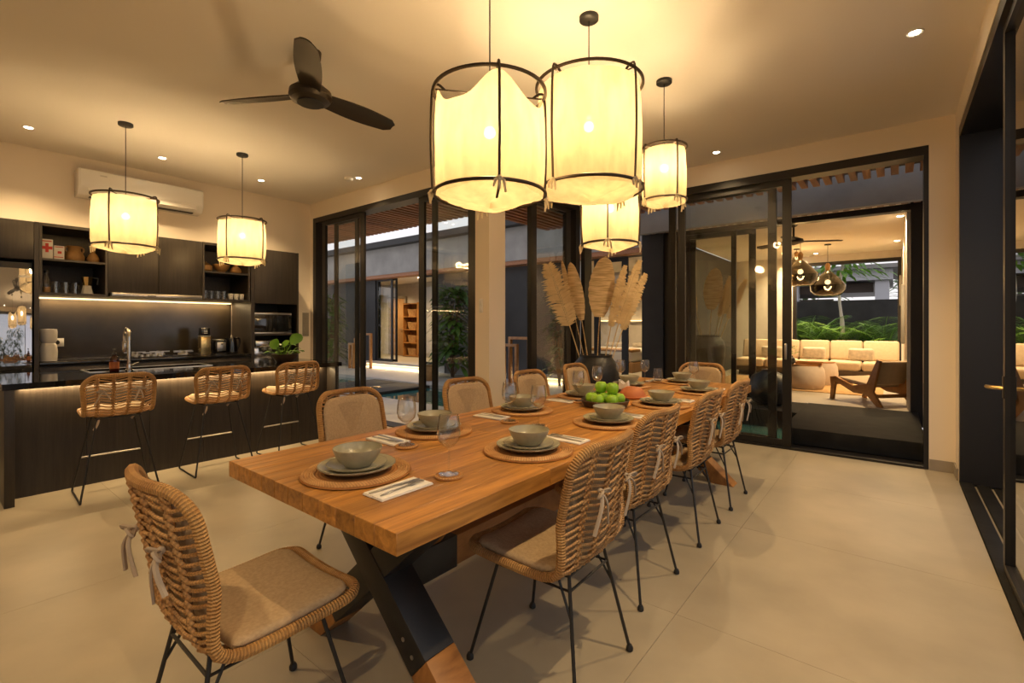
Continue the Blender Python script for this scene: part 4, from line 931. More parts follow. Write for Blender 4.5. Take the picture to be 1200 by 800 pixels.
for s in (1, -1):
    e0 = 1.14 - ty if s == 1 else 4.22 - ty
    MB().beam((0, e0 + s * 0.07, za), (0, e0 + s * 0.34, za), 0.118, 0.138).build('hub_sleeve', 'black_metal', tb, bevel=0.003)
    MB().beam((0, e0 + s * 0.10, za + 0.03), (0, e0 + s * 0.62, TZ - TT - 0.015), 0.10, 0.10).build('diagonal_brace', 'teak_beam', tb, bevel=0.004)
MB().beam((0, 1.14 - ty + 0.30, za), (0, 4.22 - ty - 0.30, za), 0.11, 0.13).build('stretcher_beam', 'teak_beam', tb, bevel=0.005)

# ------------------------------------------------------------------ place settings
PT = [(0, 0.0), ]
plate_prof = lambda R, r, h: [(r * 0.82, 0), (r, 0.002), (R * 0.90, h * 0.55), (R, h), (R - 0.003, h + 0.0035), (R * 0.88, h * 0.70 + 0.003), (r, 0.006), (0, 0.0055)]
protos = {}
def place(kind, maker, loc, rz, label, cat_, group):
    if kind not in protos:
        o = maker(); protos[kind] = o; o.location = loc; o.rotation_euler = (0, 0, rz)
    else:
        o = dup(protos[kind], loc, rz)
    return tag(o, label, cat_, group)
def mk_mat():
    o = MB().lathe([(0, 0), (0.19, 0), (0.196, 0.003), (0.194, 0.008), (0.186, 0.0095), (0.178, 0.008), (0, 0.008)], 56).build('placemat', 'mat_coil')
    b = MB()
    for k in range(5): b.tube([(rr_ * math.cos(a * PI / 28), rr_ * math.sin(a * PI / 28), 0.0082) for rr_ in [0.150 + k * 0.0095] for a in range(56)], 0.0042, 5, closed=True)
    b.build('woven_border', 'rattan_cane', o); return o
def mk_plate():
    o = MB().lathe(plate_prof(0.138, 0.085, 0.020), 48).build('dinner_plate', 'ceramic')
    MB().tube([(0.1365 * math.cos(a * PI / 28), 0.1365 * math.sin(a * PI / 28), 0.0222) for a in range(56)], 0.0017, 5, closed=True).build('rim_line', 'ceramic_rim', o); return o
def mk_side():
    o = MB().lathe(plate_prof(0.108, 0.062, 0.018), 44).build('side_plate', 'ceramic')
    MB().tube([(0.1065 * math.cos(a * PI / 28), 0.1065 * math.sin(a * PI / 28), 0.0202) for a in range(56)], 0.0016, 5, closed=True).build('rim_line', 'ceramic_rim', o); return o
def mk_bowl():
    o = MB().lathe([(0.040, 0), (0.046, 0.001), (0.048, 0.004), (0.066, 0.022), (0.082, 0.048), (0.088, 0.064), (0.0885, 0.0665), (0.085, 0.066), (0.078, 0.047), (0.060, 0.022), (0.035, 0.010), (0, 0.008)], 44).build('soup_bowl', 'ceramic')
    MB().tube([(0.0868 * math.cos(a * PI / 28), 0.0868 * math.sin(a * PI / 28), 0.0665) for a in range(56)], 0.0016, 5, closed=True).build('rim_line', 'ceramic_rim', o); return o
def mk_napkin():
    o = MB().box(-0.105, 0.105, -0.052, 0.002, 0, 0.004).box(-0.103, 0.103, -0.050, 0.050, 0.0041, 0.0075).box(-0.105, 0.10, 0.004, 0.052, 0.0, 0.004).build('napkin', 'linen', bevel=0.0014)
    MB().box(-0.103, 0.103, -0.004, 0.0, 0.0076, 0.0086).build('fold', 'linen', o, smooth=False); return o
def mk_fork():
    o = MB().beam((-0.09, 0, 0.002), (0.03, 0, 0.004), 0.007, 0.0022).beam((0.03, 0, 0.004), (0.055, 0, 0.006), 0.018, 0.002).build('fork', 'steel', bevel=0.0006, segs=1)
    tn = MB()
    for k in range(4): tn.beam((0.055, -0.0075 + k * 0.005, 0.006), (0.092, -0.0075 + k * 0.005, 0.003), 0.0026, 0.0018)
    tn.build('tines', 'steel', o, smooth=False); return o
def mk_knife():
    o = MB().beam((-0.10, 0, 0.002), (0.0, 0, 0.003), 0.009, 0.003).build('knife', 'steel', bevel=0.0008, segs=1)
    MB().prism([(0.0, -0.006), (0.085, -0.009), (0.10, 0.0), (0.09, 0.005), (0.0, 0.005)], 0.002, 0.0036, lambda u, v, a: (u, v, a)).build('blade', 'steel', o, smooth=False); return o
GP = [(0.036, 0.0), (0.036, 0.002), (0.012, 0.006), (0.0042, 0.012), (0.0038, 0.085), (0.006, 0.094), (0.020, 0.102), (0.037, 0.120), (0.0425, 0.145), (0.041, 0.175), (0.035, 0.212), (0.0345, 0.2125), (0.0395, 0.175), (0.041, 0.145), (0.0355, 0.1215), (0.019, 0.105), (0.0, 0.100)]
def mk_glass():
    o = MB().lathe(GP[:6], 28).build('wine_glass', 'clear_glass'); MB().lathe(GP[5:], 32).build('glass_bowl', 'clear_glass', o); return o
def mk_tumbler():
    o = MB().lathe([(0.030, 0.0), (0.034, 0.002), (0.043, 0.03), (0.045, 0.06), (0.037, 0.12), (0.0355, 0.12), (0.0435, 0.06), (0.0415, 0.032), (0.03, 0.006), (0, 0.005)], 32).build('stemless_glass', 'clear_glass')
    MB().lathe([(0, 0.0), (0.029, 0.0), (0.029, 0.0045), (0, 0.0045)], 20).build('glass_base', 'clear_glass', o); return o
def mk_coaster():
    o = MB().lathe([(0, 0), (0.050, 0), (0.052, 0.003), (0.050, 0.006), (0, 0.006)], 32).build('coaster', 'mat_coil')
    MB().tube([(0.048 * math.cos(a * PI / 16), 0.048 * math.sin(a * PI / 16), 0.0062) for a in range(32)], 0.003, 5, closed=True).build('coaster_edge', 'rattan_cane', o); return o
def setting(x, y, rz, where, napkin_side=-1, glass=None, nap=True, gk='wine'):
    """rz: direction the diner faces"""
    d = Vector((math.cos(rz), math.sin(rz), 0)); r_ = Vector((math.sin(rz), -math.cos(rz), 0))
    z = TZ + 0.0005; p = Vector((x, y, z)); G_ = lambda n: n
    place('mat', mk_mat, p, rz, 'round woven rattan placemat, ' + where, 'placemat', 'woven placemats')
    place('plate', mk_plate, p + Vector((0, 0, 0.0125)), rz, 'large sage stoneware dinner plate, ' + where, 'plate', 'dinner plates')
    place('side', mk_side, p + Vector((0.006, -0.004, 0.019)) + Vector((0, 0, 0.001)), rz, 'smaller sage side plate under the bowl, ' + where, 'plate', 'side plates')
    place('bowl', mk_bowl, p + Vector((0.004, 0, 0.0275)), rz, 'sage stoneware soup bowl on stacked plates, ' + where, 'bowl', 'soup bowls')
    if nap:
        np_ = p + r_ * 0.27 * napkin_side + d * (-0.02)
        place('napkin', mk_napkin, np_, rz, 'folded white linen napkin with cutlery, ' + where, 'napkin', 'linen napkins')
        place('fork', mk_fork, np_ + r_ * 0.018 + Vector((0, 0, 0.0082)), rz + 0.06, 'steel fork lying on the napkin, ' + where, 'fork', 'forks')
        place('knife', mk_knife, np_ - r_ * 0.016 + Vector((0, 0, 0.0082)), rz - 0.05, 'steel knife lying on the napkin, ' + where, 'knife', 'knives')
    if glass:
        g = onz(glass[0], glass[1], TZ); g.z = z
        place('coaster', mk_coaster, g, 0, 'small round woven coaster under the glass, ' + where, 'coaster', 'woven coasters')
        g2 = g + Vector((0, 0, 0.0095))
        if gk == 'wine': place('wine', mk_glass, g2, 0, 'clear stemmed wine glass, ' + where, 'wine glass', 'wine glasses')
        else: place('tumbler', mk_tumbler, g2, 0, 'clear stemless wine glass, ' + where, 'glass', 'stemless glasses')
OS = ORD
setting(-1.55, 1.02, PI / 2, 'table end away from living-room doors', 1, (526, 558.5))
GL_R = [(631, 500), (700, 462), (771, 447.5), None]
for k in range(4):
    setting(TX + 0.31, SIDE_Y[k], PI, 'window side, ' + OS[k], 1, GL_R[k], gk='tumbler' if k in (2, ) else 'wine')
GL_L = [(476.5, 523.5), (597, 494.5), (678, 471), (727.5, 450)]
for k in range(4):
    setting(TX - 0.29, SIDE_Y[k] + 0.0, 0.0, 'kitchen side, ' + OS[k], 1, GL_L[k])
setting(-1.56, 4.49, -PI / 2, 'table end by living-room doors', 1, (813, 452.5))
g = onz(755.8, 447.3, TZ); place('wine', mk_glass, Vector((g.x, g.y, TZ + 0.0005)), 0, 'clear stemmed wine glass standing without coaster near the white tissues', 'wine glass', 'wine glasses')
# apples in a wooden tray
ap = onz(709, 475.5, TZ)
tr = thing('fruit_tray', 'dark wooden tray holding green apples mid-table', 'tray', (ap.x, ap.y, TZ), 0.3)
MB().lathe([(0.135, 0), (0.145, 0.004), (0.16, 0.04), (0.152, 0.042), (0.140, 0.012), (0, 0.010)], 36).build('tray_body', 'bowl_wood', tr)
MB().tube([(0.157 * math.cos(a * PI / 20), 0.157 * math.sin(a * PI / 20), 0.042) for a in range(40)], 0.005, 6, closed=True).build('tray_rim', 'bowl_wood', tr)
aprof = [(0, 0.010), (0.012, 0.002), (0.024, 0.0), (0.036, 0.012), (0.0425, 0.034), (0.041, 0.052), (0.030, 0.068), (0.016, 0.072), (0.006, 0.066), (0, 0.062)]
spots = [(0.090 * math.cos(q * PI / 3 + 3.6), 0.090 * math.sin(q * PI / 3 + 3.6), 0.002) for q in range(6)] + [(0, 0, 0.004), (-0.044, 0.028, 0.073), (0.048, 0.012, 0.073)]
AWORD = ['at the tray edge toward the kitchen stools', 'at the tray edge toward the bare table end', 'at the tray edge toward the glazed wall', 'at the tray edge toward the urn corner', 'at the tray edge toward the terracotta dish', 'at the tray edge toward the courtyard column', 'in the middle of the bottom layer', 'on top of the heap, kitchen side', 'on top of the heap, glazed-wall side']
a_first = None
for k, (dx, dy, dz) in enumerate(spots):
    loc = (ap.x + dx, ap.y + dy, TZ + 0.0125 + dz)
    if a_first is None:
        a_first = MB().lathe(aprof, 24).build('green_apple', 'apple'); MB().tube(cat([(0, 0, 0.060), (0.001, 0.002, 0.074), (0.005, 0.003, 0.083)], 3), 0.0014, 5).build('stem', 'stem_brown', a_first)
        o = a_first; o.location = loc
    else: o = dup(a_first, loc, k * 0.9)
    o.rotation_euler = (0.03 * math.sin(k * 2), 0.03 * math.cos(k * 3), k * 0.9)
    tag(o, 'shiny green apple ' + AWORD[k], 'apple', 'green apples in the tray')
# terracotta dome and tissues
tp = onz(741, 466, TZ)
dm = thing('terracotta_dish', 'rounded terracotta lidded dish behind the apples', 'dish', (tp.x, tp.y, TZ))
MB().lathe([(0.09, 0), (0.105, 0.004), (0.11, 0.016), (0.10, 0.018), (0, 0.018)], 32).build('base', 'terracotta', dm)
MB().lathe([(0.098, 0.018), (0.094, 0.035), (0.078, 0.062), (0.045, 0.082), (0.0, 0.088)], 32).build('lid', 'terracotta', dm)
tp = onz(732, 459, TZ)
ti = thing('tissue_box', 'small holder of white folded tissues by the terracotta dish', 'tissues', (tp.x, tp.y, TZ))
MB().box(-0.055, 0.055, -0.04, 0.04, 0, 0.022).build('holder', 'bowl_wood', ti, bevel=0.004)
for k in range(4):
    b = MB(); w_ = 0.05 - 0.004 * k
    b.prism([(-w_, 0.022), (w_, 0.022), (w_ * 0.7, 0.085 + 0.01 * (k % 2)), (0.0, 0.065), (-w_ * 0.7, 0.095 - 0.01 * (k % 2))], -0.024 + k * 0.014, -0.018 + k * 0.014, lambda u, v, a: (u, a, v)); b.build('tissue', 'linen', ti, bevel=0.001, segs=1)

# ------------------------------------------------------------------ courtyard, pool and roof overhang
XE = XB - 0.2
struct(MB().box(-19, XE, YA + 0.2, 5.42, -0.12, -0.02).box(-5.2, XE, 5.42, YC + 0.2, -0.12, -0.02).box(-5.2, -3.3, YC + 0.2, 9.2, -0.12, -0.02).box(-19, -5.2, 7.25, 9.2, -0.12, -0.02).build('floor_courtyard', 'pale_stone', smooth=False))
struct(MB().box(-19, -5.2, 5.42, 7.25, -0.6, -0.55).box(-19, -5.2, 7.2, 7.25, -0.55, -0.12).box(-5.25, -5.2, 5.42, 7.2, -0.55, -0.12).build('floor_pool', 'pool_tile', smooth=False))
pool = MB().box(-19, -5.25, 5.42, 7.2, -0.5, -0.09).build('pool_water', 'water', smooth=False); tag(pool, 'teal pool water in the courtyard beyond the glass doors', 'water'); pool['kind'] = 'stuff'
ws = thing('stepping_slab', 'dark wet stone slab crossing the pool', 'slab', (-9.1, 6.3, -0.09))
for k in range(2): MB().box(-1.02 + k * 1.03, -0.01 + k * 1.03, -0.84, 0.86, 0, 0.06).build('stone_slab', 'slate_dark', ws, bevel=0.006)
lf = MB().lathe([(0, 0.061), (0.12, 0.061), (0.13, 0.064), (0.12, 0.067), (0, 0.067)], 12, (0.35, -0.1, 0)).build('drain_cover', 'brass', ws)
sw_ = MB().box(-3.3, -1.0, YC + 0.2, 7.2, -0.3, -0.06).build('pond_water', 'water', smooth=False); tag(sw_, 'shallow pond water beside the black stone step', 'water'); sw_['kind'] = 'stuff'
struct(MB().box(-3.3, 1.6, YC + 0.2, 8.1, -0.4, -0.3).build('floor_pond', 'pale_stone', smooth=False))
struct(MB().box(-1.0, 0.42, YC + 0.2, 7.2, -0.3, -0.03).build('floor_stoop', 'slate_dark', smooth=False))
# roof overhang with slatted soffit
SZ = 3.02
struct(MB().box(-19, XE, YA + 0.2, 5.45, SZ + 0.09, 3.5).box(-4.95, XE, 5.45, 7.15, SZ + 0.09, 3.5).box(XE, 1.6, YC + 0.2, 6.95, SZ + 0.09, 3.5).build('ceiling_eaves', 'slate_dark', smooth=False))
sf = sroot('trim_soffit')
slm = {}
def slat(x, y0, y1, z, par=sf):
    L_ = round(y1 - y0, 3)
    if L_ not in slm: o = MB().box(-0.035, 0.035, -L_ / 2, L_ / 2, 0, 0.075).build('slat', 'slat_wood', par, smooth=False); slm[L_] = o
    else: o = slm[L_].copy(); COL.objects.link(o); o.parent = par
    o.location = (x, (y0 + y1) / 2, z)
x = -15.0
while x < 1.5:
    if x < -4.93: slat(x, YA + 0.22, 5.44, SZ)
    elif x < XE - 0.04: slat(x, YA + 0.29, 7.14, SZ)
    elif x > XE + 0.04: slat(x, YC + 0.22, 6.94, SZ)
    x += 0.125
# ------------------------------------------------------------------ wing across the pool
YF = 9.5
struct(MB().box(-19, -13.4, YF, YF + 0.2, -0.1, 2.95).box(-10.40, -5.62, YF, YF + 0.2, -0.1, 2.95).box(-4.10, -3.52, YF, YF + 0.2, -0.1, 2.95).box(-13.4, -10.40, YF, YF + 0.2, 2.82, 2.95).box(-5.62, -4.10, YF, YF + 0.2, 2.78, 2.95).build('wall_wing', 'slate_dark', smooth=False))
struct(MB().box(-19, -3.52, YF - 0.35, YF + 0.2, 2.89, 3.71).build('trim_parapet', 'slate', smooth=False))
struct(MB().box(-19, -3.52, YF - 0.33, YF, 2.79, 2.89).build('trim_woodsoffit', 'slat_wood', smooth=False))
struct(MB().box(-19, -3.52, YF - 0.60, YF + 0.3, 3.71, 3.88).build('trim_roofcap', 'slate_dark', smooth=False))
struct(MB().box(-13.6, -10.1, 9.20, YF + 0.2, -0.1, 0.14).box(-6.8, -3.3, 9.20, YF + 0.2, -0.1, 0.14).build('floor_plinth', 'pale_stone', smooth=False))
for (a, b_, nm) in ((-13.4, -10.2, 'by the lit hallway'), (-6.7, -3.5, 'by the lit bedroom')):
    st = thing('led_strip', 'warm light strip under the courtyard plinth ' + nm, 'light strip', (0, 0, 0), 0, 'courtyard light strips')
    MB().box(a, b_, 9.175, 9.199, 0.06, 0.085).build('diffuser', 'strip_glow', st, smooth=False)
    MB().box(a, b_, 9.17, 9.199, 0.086, 0.10).build('channel', 'steel', st, smooth=False)
    light('strip_light', 'AREA', ((a + b_) / 2, 9.16, 0.06), 12, parent=st, size=(b_ - a, 0.03), rot=(math.radians(-35), 0, 0))
struct(MB().box(-19, -3.55, 13.2, 13.3, 0, 2.95).box(-17.2, -17.1, YF + 0.2, 13.2, 0, 2.95).box(-8.4, -8.3, YF + 0.2, 13.2, 0, 2.95).box(-7.4, -7.3, YF + 0.2, 13.2, 0, 2.95).box(-17.1, -8.4, 11.8, 11.9, 0, 2.95).build('wall_wingrooms', 'render_white', smooth=False))
struct(MB().box(-17.1, -3.6, YF + 0.2, 13.2, 2.90, 2.98).build('ceiling_wing', 'ceiling_paint', smooth=False))
struct(MB().box(-17.1, -3.6, YF + 0.2, 13.2, -0.05, 0.14).build('floor_wing', 'concrete_floor', smooth=False))
fy = lambda x, Y: ony(x, 380, Y).x
d5 = sroot('door_5')
panel(d5, 'x', YF + 0.05, -13.4, fy(459, YF), 0.14, 2.82, 0.09, 0.07); panel(d5, 'x', YF + 0.12, fy(488, YF), -10.42, 0.14, 2.82, 0.09, 0.07); panel(d5, 'x', YF + 0.15, fy(440, YF), fy(461, YF), 0.14, 2.82, 0.07, 0.07)
d6 = sroot('door_6')
panel(d6, 'x', YF + 0.10, fy(694, YF), fy(734, YF), 0.14, 2.78, 0.15, 0.08)
MB().box(-5.62, fy(682, YF), YF + 0.002, YF + 0.198, 0.14, 2.78).build('jamb', 'render_white', d6, smooth=False)
# hallway contents
hdoor = thing('hall_door', 'tall pale wooden door at the end of the lit hallway', 'door', (fy(466, 11.76), 11.76, 0.14))
MB().box(-0.45, 0.45, -0.03, 0.03, 0, 2.2).build('leaf', 'light_oak', hdoor, bevel=0.004)
MB().box(-0.53, -0.455, -0.04, 0.035, 0, 2.28).box(0.455, 0.53, -0.04, 0.035, 0, 2.28).box(-0.455, 0.455, -0.04, 0.035, 2.205, 2.28).build('frame', 'skirting', hdoor, smooth=False)
MB().tube([(0.36, -0.03, 1.0), (0.36, -0.08, 1.0), (0.25, -0.08, 1.0)], 0.012, 8).build('handle', 'steel', hdoor)
hs_ = thing('hall_shelf', 'tall honey-wood bookcase in the lit hallway', 'bookcase', (fy(486, 11.6), 11.55, 0.14))
MB().box(-0.42, -0.38, -0.17, 0.2, 0, 2.0).box(0.38, 0.42, -0.17, 0.2, 0, 2.0).box(-0.38, 0.38, 0.18, 0.2, 0, 2.0).build('carcass', 'honey_wood', hs_, smooth=False)
for k in range(5): MB().box(-0.38, 0.38, -0.17, 0.18, 0.02 + k * 0.48, 0.05 + k * 0.48).build('shelf_board', 'honey_wood', hs_, smooth=False)
for k in range(4):
    bk = thing('storage_basket', ['woven basket on the bottom shelf of the hallway bookcase', 'woven basket one shelf up in the hallway bookcase', 'woven basket below the top in the hallway bookcase', 'woven basket on the top shelf of the hallway bookcase'][k], 'basket', (fy(486, 11.6), 11.50, 0.14 + 0.051 + k * 0.48), 0, 'bookcase baskets')
    MB().lathe([(0.13, 0), (0.17, 0.26), (0.16, 0.26), (0.12, 0.01), (0, 0.01)], 16, sx=1.4, sy=0.8).build('body', 'rattan_cane', bk)
    MB().tube([(0.165 * 1.4 * math.cos(a * PI / 10), 0.165 * 0.8 * math.sin(a * PI / 10), 0.26) for a in range(20)], 0.01, 5, closed=True).build('rim', 'rattan_rim', bk)
for (x, y, w_, en) in ((-12.4, 10.5, 'in the lit hallway by its glass door', 140), (-14.9, 10.5, 'in the lit hallway by the tall door', 140), (-5.2, 11.0, 'in the lit bedroom', 190)):
    r = thing('downlight', 'small round recessed ceiling spotlight ' + w_, 'spotlight', (x, y, 2.90), 0, 'courtyard room spotlights')
    MB().lathe([(0.04, -0.001), (0.055, -0.006), (0.06, 0.0)], 16).build('trim_ring', 'white_matte', r); MB().lathe([(0.0, -0.003), (0.04, -0.003), (0.04, 0)], 16).build('lens', 'downlight_glow', r)
    light('spot_beam', 'SPOT', (0, 0, -0.02), en, parent=r, size=0.05, spot=150, blend=0.7)
# bedroom contents
rd = thing('wall_disc', 'round woven disc on the lit bedroom wall', 'wall decor', (fy(752, 13.18), 13.18, 2.32))
MB().tube([(0, 0.015, 0), (0, -0.02, 0)], 0.27, 32).build('disc', 'mat_coil', rd); MB().tube([(0.27 * math.cos(a * PI / 16), -0.02, 0.27 * math.sin(a * PI / 16)) for a in range(32)], 0.018, 6, closed=True).build('rim', 'rattan_rim', rd)
st = thing('led_strip', 'warm glowing ledge along the bedroom wall under the woven disc', 'light strip', (0, 0, 0), 0, 'courtyard light strips')
MB().box(-7.2, -3.7, 13.08, 13.19, 1.40, 1.43).build('ledge', 'render_white', st, smooth=False); MB().box(-7.2, -3.7, 13.10, 13.14, 1.4305, 1.45).build('diffuser', 'strip_glow', st, smooth=False)
bd = thing('bed', 'low bed with white mattress and brown throw in the lit bedroom', 'bed', (-5.9, 12.0, 0.14))
MB().box(-0.9, 0.9, -1.05, 1.05, 0, 0.25).build('base', 'light_oak', bd, bevel=0.01); MB().box(-0.86, 0.86, -1.0, 1.0, 0.25, 0.55).build('mattress', 'white_matte', bd, bevel=0.06, segs=4)
MB().box(-0.875, 0.875, -1.0, -0.5, 0.50, 0.57).build('throw', 'clay', bd, bevel=0.02)
for s in (-1, 1): MB().box(s * 0.42 - 0.3, s * 0.42 + 0.3, 0.6, 0.95, 0.55, 0.68).build('pillow', 'pillow_fabric', bd, bevel=0.06, segs=4)
# wooden rack frames on the far deck
def rack(label, x, y, z):
    t = thing('wooden_rack', label, 'rack', (x, y, z), 0, 'nested wooden racks')
    for k in range(3):
        w_, h_, yy_ = 0.52 - k * 0.16, 1.02 - k * 0.15, -0.16 * k
        x0 = -0.26 - 0.06 * k
        MB().box(x0, x0 + 0.06, yy_ - 0.04, yy_ + 0.04, 0, h_).box(x0 + w_ , x0 + w_ + 0.06, yy_ - 0.04, yy_ + 0.04, 0, h_).box(x0, x0 + w_ + 0.06, yy_ - 0.04, yy_ + 0.04, h_, h_ + 0.06).build('nested_frame', 'honey_wood', t, bevel=0.004)
    return t
r1 = ony(428, 428, 8.75); rack('nested wooden frame rack left of the lit hallway', r1.x, 8.75, -0.02)
rack('nested wooden frame rack standing before the dark courtyard wall', ony(612, 440, 8.2).x - 0.1, 8.2, -0.02)

# ------------------------------------------------------------------ foliage helpers
def bush(name, label, x, y, z, rx, ry, h, n, ln, mat, seed, cat_='plant', group='courtyard plants', droop=0.5, pot=False):
    t = thing(name, label, cat_, (x, y, z), 0, group); rnd = random.Random(seed); b = MB(); stb = MB()
    for q in range(n):
        a = rnd.uniform(0, 2 * PI); r = math.sqrt(rnd.random()); hh = rnd.uniform(0.12, 1.0) * h
        p = Vector((rx * r * math.cos(a), ry * r * math.sin(a), hh)); d = Vector((math.cos(a) + rnd.uniform(-.6, .6), math.sin(a) + rnd.uniform(-.6, .6), rnd.uniform(-0.2, 0.9)))
        addleaf(b, leafblade(p, d, ln * rnd.uniform(0.6, 1.3), ln * rnd.uniform(0.10, 0.17), droop, n=4))
        if q % 9 == 0: stb.tube(cat([(rnd.uniform(-.1, .1) * rx, rnd.uniform(-.1, .1) * ry, 0), p * 0.5, p], 3), 0.008, 5)
    o = b.build('foliage', mat, t, recalc=False); o['kind'] = 'stuff'
    stb.build('stems', 'stem_brown', t)
    return t
def palm(name, label, x, y, z, n, ln, h, mat, seed, group='garden palms', nl=22):
    t = thing(name, label, 'palm', (x, y, z), 0, group); rnd = random.Random(seed)
    for q in range(n):
        a = 2 * PI * q / n + rnd.uniform(-.3, .3); el = rnd.uniform(1.05, 1.45); L_ = ln * rnd.uniform(0.8, 1.15)
        d = Vector((math.cos(a) * math.cos(el), math.sin(a) * math.cos(el), math.sin(el))); pts = []
        for i in range(9):
            tt = i / 8; pts.append(Vector((0, 0, h * 0.15)) + d * (L_ * tt) - Vector((0, 0, 1)) * (0.38 * L_ * tt ** 2.2) + Vector((math.cos(a), math.sin(a), 0)) * (0.16 * L_ * tt * tt))
        b = MB(); b.tube(pts, [0.012 - 0.001 * i for i in range(9)], 5)
        sd = d.cross(Vector((0, 0, 1))).normalized()
        for k in range(nl):
            tt = 0.2 + 0.8 * k / nl; i = min(7, int(tt * 8)); p = pts[i].lerp(pts[i + 1], tt * 8 - i); fw = (pts[i + 1] - pts[i]).normalized()
            for s in (-1, 1): addleaf(b, leafblade(p, sd * s + fw * 0.6 + Vector((0, 0, 0.1)), L_ * 0.30 * math.sin(PI * (0.12 + 0.8 * tt)) + 0.04, 0.016, 0.35, n=3))
        b.build('frond', mat, t, recalc=False)
    return t
p_ = ony(389, 430, 8.75); bush('courtyard_plant', 'tall leafy plants climbing beside the wooden rack across the pool', p_.x, 8.62, -0.02, 0.55, 0.18, 2.3, 420, 0.45, 'green_leaf', 11)
p_ = ony(541, 430, 8.9); bush('courtyard_plant', 'tall leafy plants on the dark wall across the pool', p_.x - 0.05, 8.62, -0.02, 0.40, 0.18, 2.3, 420, 0.42, 'green_leaf', 12)
bush('courtyard_plant', 'dark leafy plants behind the narrow glass panel', -5.75, 8.85, -0.02, 0.25, 0.10, 2.2, 200, 0.30, 'dark_leaf', 13)
pt_ = ony(534, 436, 8.75); tpot = thing('clay_pot', 'round brown clay pot below the wall plants across the pool', 'pot', (pt_.x + 0.1, 7.75, -0.02))
MB().lathe([(0.13, 0), (0.20, 0.1), (0.22, 0.22), (0.17, 0.34), (0.18, 0.37), (0.155, 0.36), (0.15, 0.3), (0, 0.28)], 24).build('body', 'clay', tpot); MB().lathe([(0.15, 0.31), (0, 0.32)], 16).build('soil', 'soil', tpot)

# ------------------------------------------------------------------ living pavilion beyond wall_living
YL, FZ = 8.1, 0.18
struct(MB().box(-3.50, -3.12, YL - 0.05, YL + 0.25, -0.3, 2.95).box(-3.50, -3.30, YL + 0.25, 13.4, -0.3, 2.95).build('wall_pavilion', 'slate_dark', smooth=False))
struct(MB().box(-3.50, 1.6, 7.50, 7.62, 2.82, 3.27).build('trim_fascia', 'slate', smooth=False))
struct(MB().box(-3.50, 1.6, 7.62, YL + 0.2, 2.98, 3.27).build('ceiling_porch', 'slate_dark', smooth=False))
sp_ = sroot('trim_porch'); x = -3.4; slm.clear()
while x < 1.3: slat(x, 7.63, YL - 0.02, 2.90, sp_); x += 0.125
struct(MB().box(-3.12, 0.16, YL, YL + 0.16, 2.82, 2.90).box(0.16, 0.34, YL - 0.02, YL + 0.25, 0.0, 2.98).box(-3.12, -2.77, YL, YL + 0.16, 0.18, 2.82).build('trim_opening', 'black_frame', smooth=False))
struct(MB().box(0.34, 1.6, YL, YL + 0.2, -0.3, 2.98).build('wall_pavilionfront', 'slate_dark', smooth=False))
struct(MB().box(0.13, 0.16, YL + 0.25, 13.4, FZ, 3.0).box(-3.3, -1.95, 13.4, 13.6, FZ, 3.0).box(-1.95, 0.11, 13.4, 13.6, 2.80, 3.0).box(0.11, 0.3, 13.4, 13.6, FZ, 3.0).build('wall_lounge', 'render_white', smooth=False))
struct(MB().box(-3.3, 0.13, YL + 0.16, 13.4, 2.96, 3.1).build('ceiling_lounge', 'ceiling_paint', smooth=False))
struct(MB().box(-3.30, 0.16, YL + 0.02, 13.6, -0.3, FZ).build('floor_lounge', 'concrete_floor', smooth=False))
struct(MB().box(-3.30, -0.98, 7.2, YL + 0.02, -0.3, 0.17).build('floor_ledge', 'black_stone_step', smooth=False))
stp = thing('stone_step', 'low black stone step between the two rooms', 'step', (0, 0, 0))
MB().box(-0.98, 0.235, 6.02, YL, 0.02, 0.19).build('tread', 'black_stone_step', stp, bevel=0.006); MB().box(-0.94, 0.2, 6.06, YL, -0.03, 0.02).build('plinth', 'black_metal', stp, smooth=False)
d7 = sroot('door_7')
panel(d7, 'x', YL + 0.05, fy(802, YL), fy(862, YL), FZ, 2.82, 0.075, 0.07); panel(d7, 'x', YL + 0.11, fy(806, YL), fy(884, YL), FZ, 2.82, 0.10, 0.07)
w8 = sroot('window_1')
MB().box(-1.95, -1.88, 13.41, 13.59, FZ, 2.80).box(0.05, 0.11, 13.41, 13.59, FZ, 2.80).box(-1.88, 0.05, 13.41, 13.59, 2.73, 2.80).build('frame', 'black_frame', w8, smooth=False)
